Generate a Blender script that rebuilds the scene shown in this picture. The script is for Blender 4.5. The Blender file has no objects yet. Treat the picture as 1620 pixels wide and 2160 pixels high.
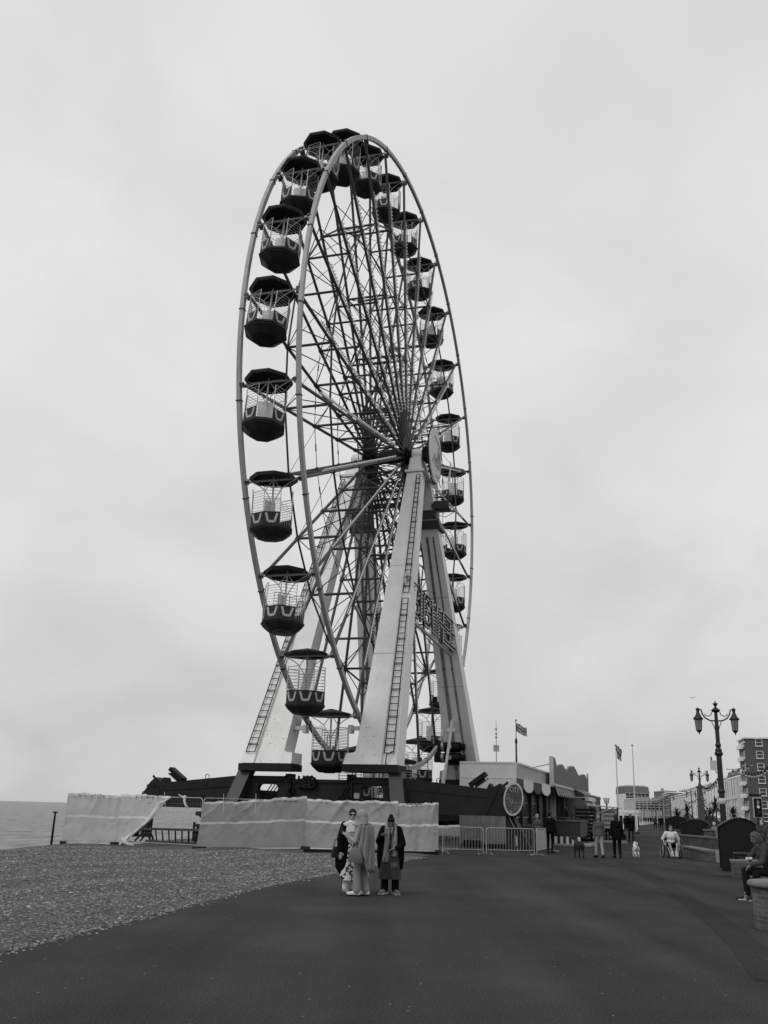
import bpy, bmesh, math, random
from math import sin, cos, pi, radians as R_
from mathutils import Vector, Matrix, Euler
S = bpy.context.scene
random.seed(7)

# ------------------------------------------------------------------ camera
FPX, ROLL, PITCH, CAMZ = 2049.7, 0.02727, 0.29794, 1.7
_cp, _sp = cos(PITCH), sin(PITCH)
FW = Vector((0, _cp, _sp)); _up = Vector((0, -_sp, _cp)); _rt = Vector((1, 0, 0))
RT = _rt * cos(ROLL) + _up * sin(ROLL); UP = -_rt * sin(ROLL) + _up * cos(ROLL)
CAMPOS = Vector((0, 0, CAMZ))
cd = bpy.data.cameras.new('camera'); cam = bpy.data.objects.new('camera', cd); S.collection.objects.link(cam)
cam.matrix_world = Matrix(((RT.x, UP.x, -FW.x, 0), (RT.y, UP.y, -FW.y, 0), (RT.z, UP.z, -FW.z, CAMZ), (0, 0, 0, 1)))
cd.sensor_fit = 'VERTICAL'; cd.sensor_height = 36; cd.sensor_width = 27
cd.lens = FPX / 2160 * 36; cd.clip_start = .1; cd.clip_end = 20000
S.camera = cam
S.render.resolution_x, S.render.resolution_y = 768, 1024

# ------------------------------------------------------------------ sky, sun, exposure
SUN_EL, SUN_AZ = R_(46), R_(228)          # azimuth measured from +Y towards +X : behind the camera, over the sea
w = bpy.data.worlds.new('World'); S.world = w; w.use_nodes = True
nt = w.node_tree; nt.nodes.clear()
def N(t, nt=nt, **k):
    n = nt.nodes.new(t)
    for a, b in k.items(): setattr(n, a, b)
    return n
out = N('ShaderNodeOutputWorld'); bg = N('ShaderNodeBackground'); bg.inputs[1].default_value = .1
sky = N('ShaderNodeTexSky', sky_type='NISHITA', sun_disc=False, sun_elevation=SUN_EL, sun_rotation=SUN_AZ)
bw = N('ShaderNodeRGBToBW'); nt.links.new(sky.outputs[0], bw.inputs[0])
tc = N('ShaderNodeTexCoord'); sep = N('ShaderNodeSeparateXYZ'); nt.links.new(tc.outputs['Generated'], sep.inputs[0])
# cloud sheet: flatten the view direction onto a plane overhead, soft noise on it
zc = N('ShaderNodeMath', operation='MAXIMUM'); zc.inputs[1].default_value = .0; nt.links.new(sep.outputs[2], zc.inputs[0])
za = N('ShaderNodeMath', operation='ADD'); za.inputs[1].default_value = .62; nt.links.new(zc.outputs[0], za.inputs[0])
dx = N('ShaderNodeMath', operation='DIVIDE'); nt.links.new(sep.outputs[0], dx.inputs[0]); nt.links.new(za.outputs[0], dx.inputs[1])
dy = N('ShaderNodeMath', operation='DIVIDE'); nt.links.new(sep.outputs[1], dy.inputs[0]); nt.links.new(za.outputs[0], dy.inputs[1])
cm = N('ShaderNodeCombineXYZ'); nt.links.new(dx.outputs[0], cm.inputs[0]); nt.links.new(dy.outputs[0], cm.inputs[1])
n1 = N('ShaderNodeTexNoise'); n1.inputs['Scale'].default_value = 3.4; n1.inputs['Detail'].default_value = 5; n1.inputs['Roughness'].default_value = .48; n1.inputs['Distortion'].default_value = .35
nt.links.new(cm.outputs[0], n1.inputs['Vector'])
mr = N('ShaderNodeMapRange'); mr.inputs[1].default_value = .3; mr.inputs[2].default_value = .7; mr.inputs[3].default_value = -.075; mr.inputs[4].default_value = .075; nt.links.new(n1.outputs[0], mr.inputs[0])
# overcast brightness against elevation
cr = N('ShaderNodeValToRGB'); nt.links.new(sep.outputs[2], cr.inputs[0])
el = cr.color_ramp.elements
for i, (p, v) in enumerate([(0, .53), (.06, .545), (.2, .61), (.42, .675), (.7, .68), (1, .66)]):
    e = el[i] if i < 2 else el.new(p)
    e.position = p; e.color = (v, v, v, 1)
ad = N('ShaderNodeMath', operation='ADD'); nt.links.new(cr.outputs[0], ad.inputs[0]); nt.links.new(mr.outputs[0], ad.inputs[1])
m10 = N('ShaderNodeMath', operation='MULTIPLY'); m10.inputs[1].default_value = 10; nt.links.new(ad.outputs[0], m10.inputs[0])
mx = N('ShaderNodeMix', data_type='FLOAT'); mx.inputs[0].default_value = .93
nt.links.new(bw.outputs[0], mx.inputs[2]); nt.links.new(m10.outputs[0], mx.inputs[3])
nt.links.new(mx.outputs[0], bg.inputs[0]); nt.links.new(bg.outputs[0], out.inputs[0])
sl = bpy.data.lights.new('sun', 'SUN'); sl.energy = .9; sl.angle = R_(25); sl.color = (1, .985, .96)
so = bpy.data.objects.new('sun', sl); S.collection.objects.link(so)
sd = Vector((sin(SUN_AZ) * cos(SUN_EL), cos(SUN_AZ) * cos(SUN_EL), sin(SUN_EL)))
so.rotation_euler = sd.to_track_quat('Z', 'Y').to_euler()
S.view_settings.view_transform = 'Standard'; S.view_settings.look = 'None'; S.view_settings.exposure = .2; S.view_settings.gamma = 1
S.cycles.use_denoising = True
S.cycles.max_bounces = 6; S.cycles.transparent_max_bounces = 12

# ------------------------------------------------------------------ pixel <-> world (photograph's 1620 x 2160 pixels)
def ray(px, py): return (px - 810) * RT + (1080 - py) * UP + FPX * FW
def gnd(px, py, z=0.):
    d = ray(px, py); t = (z - CAMZ) / d.z
    return CAMPOS + d * t
def at(px, py, Y):
    d = ray(px, py); return CAMPOS + d * (Y / d.y)
# wheel frame: x' along the axle, y' along the promenade
WA, WC = -.29908, Vector((.2078, 62.8144, 0)); WCZ, WR, WW = 24.8856, 20.61, 3.133
CA, SA = cos(WA), sin(WA)
def W(x, y, z=0.): return Vector((WC.x + x * CA - y * SA, WC.y + x * SA + y * CA, z))
def L_(p):
    q = p - WC; return Vector((q.x * CA + q.y * SA, -q.x * SA + q.y * CA, p.z))
def pl(px, py, axis, val):            # where a pixel's ray meets the plane  axis = val  of the wheel frame
    o = L_(CAMPOS); d = ray(px, py); d = Vector((d.x * CA + d.y * SA, -d.x * SA + d.y * CA, d.z))
    return o + d * ((val - o[axis]) / d[axis])

# ------------------------------------------------------------------ object helpers
COL = S.collection.objects
def tag(o, label=None, cat=None, group=None, kind=None):
    if label: o['label'] = label
    if cat: o['category'] = cat
    if group: o['group'] = group
    if kind: o['kind'] = kind
    return o
def thing(name, label, cat, loc=(0, 0, 0), rz=0., group=None):
    o = bpy.data.objects.new(name, None); COL.link(o); o.location = loc; o.rotation_euler = (0, 0, rz)
    o.empty_display_size = .3
    return tag(o, label, cat, group)
def copy_tree(o, parent=None):
    c = o.copy(); COL.link(c); c.parent = parent
    for ch in o.children: copy_tree(ch, c)
    return c
class MB:
    """collects shapes, then links them as ONE mesh object"""
    def __init__(s): s.v = []; s.f = []; s.mi = []; s.sm = []; s.cur = 0
    def add(s, vs, fs, smooth=False):
        b = len(s.v); s.v += [tuple(v) for v in vs]
        for f in fs: s.f.append([b + i for i in f]); s.mi.append(s.cur); s.sm.append(smooth)
        return s
    def box(s, c, d, rot=None):
        hx, hy, hz = d[0] / 2, d[1] / 2, d[2] / 2; c = Vector(c)
        vs = [Vector((x, y, z)) for x in (-hx, hx) for y in (-hy, hy) for z in (-hz, hz)]
        if rot is not None: vs = [rot @ v for v in vs]
        return s.add([c + v for v in vs], [(0, 1, 3, 2), (4, 6, 7, 5), (0, 4, 5, 1), (2, 3, 7, 6), (0, 2, 6, 4), (1, 5, 7, 3)])
    def bx(s, x0, x1, y0, y1, z0, z1): return s.box(((x0 + x1) / 2, (y0 + y1) / 2, (z0 + z1) / 2), (x1 - x0, y1 - y0, z1 - z0))
    def bar(s, p, q, wd, ht=None):
        p, q = Vector(p), Vector(q); d = q - p
        if d.length < 1e-6: return s
        ht = ht or wd; r = d.to_track_quat('Y', 'Z').to_matrix()
        return s.box((p + q) / 2, (wd, d.length, ht), r)
    def tube(s, p, q, r, n=6, r2=None, caps=True):
        p, q = Vector(p), Vector(q); d = q - p
        if d.length < 1e-6: return s
        m = d.to_track_quat('Z', 'Y').to_matrix(); r2 = r if r2 is None else r2
        vs = [p + m @ Vector((r * cos(2 * pi * i / n), r * sin(2 * pi * i / n), 0)) for i in range(n)] + \
             [q + m @ Vector((r2 * cos(2 * pi * i / n), r2 * sin(2 * pi * i / n), 0)) for i in range(n)]
        s.add(vs, [(i, (i + 1) % n, n + (i + 1) % n, n + i) for i in range(n)], n > 4)
        if caps: s.add(vs[:n], [tuple(range(n))[::-1]]); s.add(vs[n:], [tuple(range(n))])
        return s
    def path(s, pts, r, n=6, closed=False):
        pts = [Vector(p) for p in pts]; k = len(pts); rings = []; up = None
        for i in range(k):
            a = pts[(i - 1) % k] if (closed or i > 0) else pts[i]; b = pts[(i + 1) % k] if (closed or i < k - 1) else pts[i]
            t = (b - a).normalized()
            if up is None: up = t.orthogonal().normalized()
            up = (up - t * up.dot(t)).normalized(); sd_ = t.cross(up)
            rr = r[i] if isinstance(r, (list, tuple)) else r
            rings.append([pts[i] + up * rr * cos(2 * pi * j / n) + sd_ * rr * sin(2 * pi * j / n) for j in range(n)])
        vs = [v for g in rings for v in g]; fs = []
        for i in range(k if closed else k - 1):
            a, b = i * n, ((i + 1) % k) * n
            fs += [(a + j, a + (j + 1) % n, b + (j + 1) % n, b + j) for j in range(n)]
        s.add(vs, fs, n > 4)
        if not closed: s.add(rings[0], [tuple(range(n))[::-1]]); s.add(rings[-1], [tuple(range(n))])
        return s
    def lathe(s, prof, n=16, c=(0, 0, 0), smooth=True, start=0., sx=1, sy=1, caps=True):
        c = Vector(c); vs = []; fs = []
        for r, z in prof: vs += [c + Vector((r * sx * cos(start + 2 * pi * j / n), r * sy * sin(start + 2 * pi * j / n), z)) for j in range(n)]
        for i in range(len(prof) - 1): fs += [(i * n + j, i * n + (j + 1) % n, (i + 1) * n + (j + 1) % n, (i + 1) * n + j) for j in range(n)]
        s.add(vs, fs, smooth)
        for i, rev in ((0, True), (len(prof) - 1, False)):
            if caps and prof[i][0] > 1e-4:
                f = tuple(range(n)); s.add(vs[i * n:(i + 1) * n], [f[::-1] if rev else f])
        return s
    def drum(s, p, q, r, n=20, r2=None): return s.tube(p, q, r, n, r2)
    def prism(s, poly, f0, f1):
        """poly: 2D points; f0/f1: functions (a, b) -> 3D for the two faces"""
        n = len(poly); A = [f0(*p) for p in poly]; B = [f1(*p) for p in poly]
        s.add(A, [tuple(range(n))]); s.add(B, [tuple(range(n))[::-1]])
        for i in range(n):
            j = (i + 1) % n; s.add([A[i], A[j], B[j], B[i]], [(0, 3, 2, 1)])
        return s
    def ell(s, c, r, n=10, m=7, rot=None):
        c = Vector(c); r = (r, r, r) if not isinstance(r, (tuple, list)) else r; vs = []; fs = []
        for i in range(m + 1):
            t = pi * i / m
            for j in range(n):
                v = Vector((r[0] * sin(t) * cos(2 * pi * j / n), r[1] * sin(t) * sin(2 * pi * j / n), r[2] * cos(t)))
                vs.append(c + (rot @ v if rot is not None else v))
        for i in range(m): fs += [(i * n + j, (i + 1) * n + j, (i + 1) * n + (j + 1) % n, i * n + (j + 1) % n) for j in range(n)]
        return s.add(vs, fs, True)
    def cap(s, p, q, r1, r2, n=10):
        s.tube(p, q, r1, n, r2, False); s.ell(p, r1, n, 6); return s.ell(q, r2, n, 6)
    def chain(s, pts, rs, n=10):
        for i in range(len(pts) - 1): s.cap(pts[i], pts[i + 1], rs[i], rs[i + 1], n)
        return s
    def grid(s, f, nu, nv, smooth=True, closed=False):
        vs = [f(i / nu, j / nv) for j in range(nv + 1) for i in range(nu + 1)]; k = nu + 1
        return s.add(vs, [(j * k + i, j * k + i + 1, (j + 1) * k + i + 1, (j + 1) * k + i) for j in range(nv) for i in range(nu)], smooth)
    def loft(s, rings, n=20, cap=True, pleat=0., npl=9, smooth=True, ph=0.):
        """rings: (centre, rx, ry, yaw)"""
        vs = []; m = len(rings)
        for i, (c, rx, ry, yw) in enumerate(rings):
            c = Vector(c); pf = pleat * i / max(1, m - 1)
            for j in range(n):
                t = 2 * pi * j / n; k = 1 + pf * sin(npl * t + ph)
                x, y = rx * k * cos(t), ry * k * sin(t)
                vs.append(c + Vector((x * cos(yw) - y * sin(yw), x * sin(yw) + y * cos(yw), 0)))
        fs = [(i * n + j, i * n + (j + 1) % n, (i + 1) * n + (j + 1) % n, (i + 1) * n + j) for i in range(m - 1) for j in range(n)]
        s.add(vs, fs, smooth)
        if cap: s.add(vs[:n], [tuple(range(n))[::-1]]); s.add(vs[-n:], [tuple(range(n))])
        return s
    def mesh(s, name, mats):
        me = bpy.data.meshes.new(name); me.from_pydata(s.v, [], s.f)
        for m in (mats if isinstance(mats, (list, tuple)) else [mats]): me.materials.append(m)
        me.polygons.foreach_set('material_index', s.mi); me.polygons.foreach_set('use_smooth', s.sm)
        me.update(); return me
    def build(s, name, mats, parent=None, recalc=True):
        me = s.mesh(name, mats)
        if recalc:
            b = bmesh.new(); b.from_mesh(me); bmesh.ops.recalc_face_normals(b, faces=b.faces); b.to_mesh(me); b.free()
        o = bpy.data.objects.new(name, me); COL.link(o); o.parent = parent
        return o
    def fused(s, name, mats, parent=None, voxel=.015, smooth=2):
        """the shapes grown together into one continuous skin"""
        me = s.mesh(name, mats); o = bpy.data.objects.new(name, me); COL.link(o)
        m = o.modifiers.new('r', 'REMESH'); m.mode = 'VOXEL'; m.voxel_size = voxel; m.use_smooth_shade = True
        if smooth: q = o.modifiers.new('s', 'SMOOTH'); q.iterations = smooth; q.factor = .5
        dg = bpy.context.evaluated_depsgraph_get(); me2 = bpy.data.meshes.new_from_object(o.evaluated_get(dg))
        o.modifiers.clear(); o.data = me2; me2.name = name; bpy.data.meshes.remove(me); o.parent = parent
        if not me2.materials:
            for mm in (mats if isinstance(mats, (list, tuple)) else [mats]): me2.materials.append(mm)
        return o
def inst(name, me, parent=None, loc=(0, 0, 0), rot=(0, 0, 0), sc=None):
    o = bpy.data.objects.new(name, me); COL.link(o); o.parent = parent; o.location = loc; o.rotation_euler = rot
    if sc: o.scale = sc
    return o
def text_mesh(txt, size, depth=.01, spacing=1.):
    c = bpy.data.curves.new('text', 'FONT'); c.body = txt; c.size = size; c.extrude = depth; c.align_x = 'CENTER'; c.align_y = 'CENTER'; c.space_character = spacing
    o = bpy.data.objects.new('text', c); COL.link(o)
    dg = bpy.context.evaluated_depsgraph_get(); me = bpy.data.meshes.new_from_object(o.evaluated_get(dg))
    bpy.data.objects.remove(o); return me

# ------------------------------------------------------------------ materials (all neutral: the photograph is black and white)
MATS = {}
def M(name, v, rough=.6, var=.18, scale=3., bump=0., bscale=30., metal=0., spec=.4, dirt=0., dscale=1.2, dv=.3):
    if name in MATS: return MATS[name]
    m = bpy.data.materials.new(name); m.use_nodes = True; t = m.node_tree; b = t.nodes['Principled BSDF']; L = t.links
    b.inputs['Roughness'].default_value = rough; b.inputs['Metallic'].default_value = metal; b.inputs['Specular IOR Level'].default_value = spec
    tc = t.nodes.new('ShaderNodeTexCoord')
    nz = t.nodes.new('ShaderNodeTexNoise'); nz.inputs['Scale'].default_value = scale; nz.inputs['Detail'].default_value = 6; nz.inputs['Roughness'].default_value = .65
    L.new(tc.outputs['Object'], nz.inputs['Vector'])
    cr = t.nodes.new('ShaderNodeMapRange'); cr.inputs[1].default_value = .3; cr.inputs[2].default_value = .7
    cr.inputs[3].default_value = v * (1 - var); cr.inputs[4].default_value = v * (1 + var); L.new(nz.outputs[0], cr.inputs[0])
    last = cr.outputs[0]
    if dirt:
        n2 = t.nodes.new('ShaderNodeTexNoise'); n2.inputs['Scale'].default_value = dscale; n2.inputs['Detail'].default_value = 8; n2.inputs['Roughness'].default_value = .7
        mp = t.nodes.new('ShaderNodeMapping'); mp.inputs['Scale'].default_value = (1, 1, .25); L.new(tc.outputs['Object'], mp.inputs[0]); L.new(mp.outputs[0], n2.inputs['Vector'])
        k = t.nodes.new('ShaderNodeMapRange'); k.inputs[1].default_value = .56; k.inputs[2].default_value = .74; k.inputs[3].default_value = 0; k.inputs[4].default_value = dirt; L.new(n2.outputs[0], k.inputs[0])
        mxx = t.nodes.new('ShaderNodeMix'); mxx.data_type = 'FLOAT'; L.new(k.outputs[0], mxx.inputs[0]); L.new(last, mxx.inputs[2]); mxx.inputs[3].default_value = v * dv
        last = mxx.outputs[0]
    L.new(last, b.inputs['Base Color'])
    if bump:
        n3 = t.nodes.new('ShaderNodeTexNoise'); n3.inputs['Scale'].default_value = bscale; n3.inputs['Detail'].default_value = 4; L.new(tc.outputs['Object'], n3.inputs['Vector'])
        bp = t.nodes.new('ShaderNodeBump'); bp.inputs['Strength'].default_value = bump; bp.inputs['Distance'].default_value = .02; L.new(n3.outputs[0], bp.inputs['Height']); L.new(bp.outputs[0], b.inputs['Normal'])
    MATS[name] = m; return m
def brick_mat(name, v1, v2, mort, scale=1., rot=None, coord='Object'):
    m = bpy.data.materials.new(name); m.use_nodes = True; t = m.node_tree; b = t.nodes['Principled BSDF']; L = t.links
    b.inputs['Roughness'].default_value = .85
    tc = t.nodes.new('ShaderNodeTexCoord'); sp = t.nodes.new('ShaderNodeSeparateXYZ'); L.new(tc.outputs[coord], sp.inputs[0])
    a1 = t.nodes.new('ShaderNodeMath'); a1.operation = 'ADD'; L.new(sp.outputs[0], a1.inputs[0]); L.new(sp.outputs[1], a1.inputs[1])
    cb = t.nodes.new('ShaderNodeCombineXYZ'); L.new(a1.outputs[0], cb.inputs[0]); L.new(sp.outputs[2], cb.inputs[1])
    br = t.nodes.new('ShaderNodeTexBrick'); L.new(cb.outputs[0], br.inputs['Vector'])
    for k, v in (('Color1', v1), ('Color2', v2), ('Mortar', mort)): br.inputs[k].default_value = (v, v, v, 1)
    br.inputs['Scale'].default_value = scale; br.inputs['Brick Width'].default_value = .225; br.inputs['Row Height'].default_value = .075; br.inputs['Mortar Size'].default_value = .008; br.inputs['Bias'].default_value = 0
    nz = t.nodes.new('ShaderNodeTexNoise'); nz.inputs['Scale'].default_value = 2.5; nz.inputs['Detail'].default_value = 6; L.new(tc.outputs[coord], nz.inputs['Vector'])
    mr_ = t.nodes.new('ShaderNodeMapRange'); mr_.inputs[1].default_value = .3; mr_.inputs[2].default_value = .7; mr_.inputs[3].default_value = .6; mr_.inputs[4].default_value = 1.35; L.new(nz.outputs[0], mr_.inputs[0])
    mm = t.nodes.new('ShaderNodeVectorMath'); mm.operation = 'SCALE'; L.new(br.outputs[0], mm.inputs[0]); L.new(mr_.outputs[0], mm.inputs['Scale']); L.new(mm.outputs[0], b.inputs['Base Color'])
    bp = t.nodes.new('ShaderNodeBump'); bp.inputs['Strength'].default_value = .6; bp.inputs['Distance'].default_value = .01; bp.invert = True; L.new(br.outputs['Fac'], bp.inputs['Height']); L.new(bp.outputs[0], b.inputs['Normal'])
    return m
WHITE = M('white_paint', .7, .5, .07, 1.5, dirt=.32, dscale=1.1, dv=.55)
RIMW = M('rim_paint', .33, .55, .1, 3, dirt=.6, dscale=2.2, dv=.45)
STEEL = M('dark_grey_steel', .045, .5, .25, 4, spec=.25)
SPOKE = M('spoke_paint', .062, .5, .2, 3, spec=.3)
BASE = M('base_paint', .017, .6, .3, 1.2, spec=.15, dirt=.3, dscale=1.5, dv=2.2)
BLACK = M('black_paint', .008, .55, .3, 4, spec=.15)
GREYM = M('galvanised_steel', .33, .45, .15, 8, metal=.3)
PALE = M('pale_paint', .5, .5, .1, 3)
GLASSD = M('dark_glass', .015, .15, .2, 2, spec=.6)
BULB = M('bulb_glass', .72, .3, .05)
# ------------------------------------------------------------------ ground, beach, sea
def asphalt_mat(name, v, var=.22):
    m = bpy.data.materials.new(name); m.use_nodes = True; t = m.node_tree; b = t.nodes['Principled BSDF']; L = t.links
    b.inputs['Roughness'].default_value = 1; b.inputs['Specular IOR Level'].default_value = .04
    g = t.nodes.new('ShaderNodeNewGeometry')
    big = t.nodes.new('ShaderNodeTexNoise'); big.inputs['Scale'].default_value = .25; big.inputs['Detail'].default_value = 7; big.inputs['Roughness'].default_value = .6; L.new(g.outputs['Position'], big.inputs['Vector'])
    a = t.nodes.new('ShaderNodeMapRange'); a.inputs[1].default_value = .3; a.inputs[2].default_value = .7; a.inputs[3].default_value = v * (1 - var); a.inputs[4].default_value = v * (1 + var); L.new(big.outputs[0], a.inputs[0])
    # long worn streaks along the promenade
    mp = t.nodes.new('ShaderNodeMapping'); mp.inputs['Rotation'].default_value = (0, 0, R_(17)); mp.inputs['Scale'].default_value = (.9, .05, 1); L.new(g.outputs['Position'], mp.inputs[0])
    st = t.nodes.new('ShaderNodeTexNoise'); st.inputs['Scale'].default_value = .8; st.inputs['Detail'].default_value = 5; L.new(mp.outputs[0], st.inputs['Vector'])
    s2 = t.nodes.new('ShaderNodeMapRange'); s2.inputs[1].default_value = .35; s2.inputs[2].default_value = .7; s2.inputs[3].default_value = .82; s2.inputs[4].default_value = 1.2; L.new(st.outputs[0], s2.inputs[0])
    m1 = t.nodes.new('ShaderNodeMath'); m1.operation = 'MULTIPLY'; L.new(a.outputs[0], m1.inputs[0]); L.new(s2.outputs[0], m1.inputs[1])
    fine = t.nodes.new('ShaderNodeTexNoise'); fine.inputs['Scale'].default_value = 42; fine.inputs['Detail'].default_value = 3; fine.inputs['Roughness'].default_value = .8; L.new(g.outputs['Position'], fine.inputs['Vector'])
    f = t.nodes.new('ShaderNodeMapRange'); f.inputs[1].default_value = .3; f.inputs[2].default_value = .72; f.inputs[3].default_value = .38; f.inputs[4].default_value = 1.85; L.new(fine.outputs[0], f.inputs[0])
    m2 = t.nodes.new('ShaderNodeMath'); m2.operation = 'MULTIPLY'; L.new(m1.outputs[0], m2.inputs[0]); L.new(f.outputs[0], m2.inputs[1])
    # scattered light stone chips
    vo = t.nodes.new('ShaderNodeTexVoronoi'); vo.inputs['Scale'].default_value = 5.5; L.new(g.outputs['Position'], vo.inputs['Vector'])
    c = t.nodes.new('ShaderNodeMapRange'); c.inputs[1].default_value = .05; c.inputs[2].default_value = .1; c.inputs[3].default_value = .14; c.inputs[4].default_value = 0; L.new(vo.outputs['Distance'], c.inputs[0])
    sx = t.nodes.new('ShaderNodeSeparateColor'); L.new(vo.outputs['Color'], sx.inputs[0])
    gt = t.nodes.new('ShaderNodeMath'); gt.operation = 'GREATER_THAN'; gt.inputs[1].default_value = .72; L.new(sx.outputs[0], gt.inputs[0])
    cc = t.nodes.new('ShaderNodeMath'); cc.operation = 'MULTIPLY'; L.new(c.outputs[0], cc.inputs[0]); L.new(gt.outputs[0], cc.inputs[1])
    ad = t.nodes.new('ShaderNodeMath'); ad.operation = 'ADD'; L.new(m2.outputs[0], ad.inputs[0]); L.new(cc.outputs[0], ad.inputs[1]); L.new(ad.outputs[0], b.inputs['Base Color'])
    bp = t.nodes.new('ShaderNodeBump'); bp.inputs['Strength'].default_value = .5; bp.inputs['Distance'].default_value = .006; L.new(fine.outputs[0], bp.inputs['Height']); L.new(bp.outputs[0], b.inputs['Normal'])
    return m
ASPH = asphalt_mat('asphalt', .043); ASPHD = asphalt_mat('asphalt_darker', .0345); ASPHL = asphalt_mat('asphalt_lighter', .05)
# shore edge of the asphalt, from near to far
EDGE = [(-9.5, -40), (-6.4, -6), (-5.2, 6), (-4.55, 11.5), (-3.95, 15), (-3.45, 18), (-2.87, 21.85), (-1.9, 26.2), (-.6, 31), (1.2, 38), (2.6, 43.5), (4.4, 52), (14, 84), (42, 172), (110, 392), (420, 1400)]
def edge_x(y):
    for (x0, y0), (x1, y1) in zip(EDGE, EDGE[1:]):
        if y <= y1: return x0 + (x1 - x0) * (y - y0) / (y1 - y0)
    return EDGE[-1][0]
ys = sorted(set([-40 + 2.5 * i for i in range(60)] + [120, 140, 172, 220, 300, 392, 600, 900, 1400]))
mb = MB(); vs = []; fs = []
for y in ys: vs += [(edge_x(y) - .25, y, 0), (900, y, 0)]
for i in range(len(ys) - 1): fs.append((2 * i, 2 * i + 1, 2 * i + 3, 2 * i + 2))
tag(mb.add(vs, fs).build('promenade', ASPH), kind='structure')
def strip(name, pts, wd, mat, z):
    mb = MB(); vs = []; fs = []
    for i, p in enumerate(pts):
        a = Vector(pts[max(0, i - 1)]); b = Vector(pts[min(len(pts) - 1, i + 1)]); t = (b - a).normalized(); n = Vector((-t.y, t.x, 0))
        k = wd[i] if isinstance(wd, list) else wd
        vs += [Vector(p) + n * k / 2 + Vector((0, 0, z)), Vector(p) - n * k / 2 + Vector((0, 0, z))]
    fs = [(2 * i, 2 * i + 1, 2 * i + 3, 2 * i + 2) for i in range(len(pts) - 1)]
    return tag(mb.add(vs, fs).build(name, mat), kind='structure')
strip('asphalt_patch', [gnd(1640, 2072), gnd(1585, 2005), gnd(1530, 1955), gnd(1480, 1920), gnd(1430, 1884), gnd(1385, 1856), gnd(1345, 1834), gnd(1315, 1817)], [.5, .52, .5, .52, .5, .55, .6, .7], ASPHD, .004)
strip('paving_patch', [gnd(1483, 1818), gnd(1504, 1825), gnd(1524, 1836), gnd(1545, 1847)], [.5, 1.3, 1.5, 1.0], ASPHL, .004)

def beach_z(x, y):
    e = edge_x(y); d = e - x                              # metres on to the shingle
    crest = -14.6 + (y - 38.5) * .285
    z = .035 + .05 * sin(x * .9 + y * .31) * min(1, max(0, d) / 3) + .03 * sin(x * 2.3 - y * 1.1) * min(1, max(0, d) / 3)
    if d < .6: z = .036 * max(0, d) / .6 - .003
    o = crest - x
    if o > -2.: z -= .16 * max(0, o + 1) + .02 * (o + 2)
    return max(z, -6.5)
def shingle_mat():
    m = bpy.data.materials.new('shingle'); m.use_nodes = True; t = m.node_tree; b = t.nodes['Principled BSDF']; L = t.links
    b.inputs['Roughness'].default_value = .8; b.inputs['Specular IOR Level'].default_value = .3
    g = t.nodes.new('ShaderNodeNewGeometry')
    vo = t.nodes.new('ShaderNodeTexVoronoi'); vo.inputs['Scale'].default_value = 24; L.new(g.outputs['Position'], vo.inputs['Vector'])
    sc = t.nodes.new('ShaderNodeSeparateColor'); L.new(vo.outputs['Color'], sc.inputs[0])
    cr = t.nodes.new('ShaderNodeValToRGB'); L.new(sc.outputs[0], cr.inputs[0]); el = cr.color_ramp.elements
    for i, (p, v) in enumerate([(0, .06), (.3, .105), (.7, .165), (.95, .23), (1, .38)]):
        e = el[i] if i < 2 else el.new(p); e.position = p; e.color = (v, v, v, 1)
    gap = t.nodes.new('ShaderNodeMapRange'); gap.inputs[1].default_value = .35; gap.inputs[2].default_value = .62; gap.inputs[3].default_value = 1; gap.inputs[4].default_value = .35; L.new(vo.outputs['Distance'], gap.inputs[0])
    big = t.nodes.new('ShaderNodeTexNoise'); big.inputs['Scale'].default_value = .6; big.inputs['Detail'].default_value = 5; L.new(g.outputs['Position'], big.inputs['Vector'])
    bm = t.nodes.new('ShaderNodeMapRange'); bm.inputs[1].default_value = .3; bm.inputs[2].default_value = .7; bm.inputs[3].default_value = .75; bm.inputs[4].default_value = 1.2; L.new(big.outputs[0], bm.inputs[0])
    k = t.nodes.new('ShaderNodeMath'); k.operation = 'MULTIPLY'; L.new(gap.outputs[0], k.inputs[0]); L.new(bm.outputs[0], k.inputs[1])
    v = t.nodes.new('ShaderNodeVectorMath'); v.operation = 'SCALE'; L.new(cr.outputs[0], v.inputs[0]); L.new(k.outputs[0], v.inputs['Scale']); L.new(v.outputs[0], b.inputs['Base Color'])
    bp = t.nodes.new('ShaderNodeBump'); bp.invert = True; bp.inputs['Strength'].default_value = 1; bp.inputs['Distance'].default_value = .03; L.new(vo.outputs['Distance'], bp.inputs['Height']); L.new(bp.outputs[0], b.inputs['Normal'])
    return m
SHING = shingle_mat()
mb = MB(); ny, nx = 170, 60; k = nx + 1; vs = []
for j in range(ny + 1):
    y = -20 + 260 * (j / ny) ** 1.7
    for i in range(nx + 1):
        d = 70 * (i / nx) ** 1.8 - .12; x = edge_x(y) - d
        vs.append((x, y, beach_z(x, y)))
mb.add(vs, [(j * k + i, (j + 1) * k + i, (j + 1) * k + i + 1, j * k + i + 1) for j in range(ny) for i in range(nx)], True)
tag(mb.build('beach', SHING), kind='structure')
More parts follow.
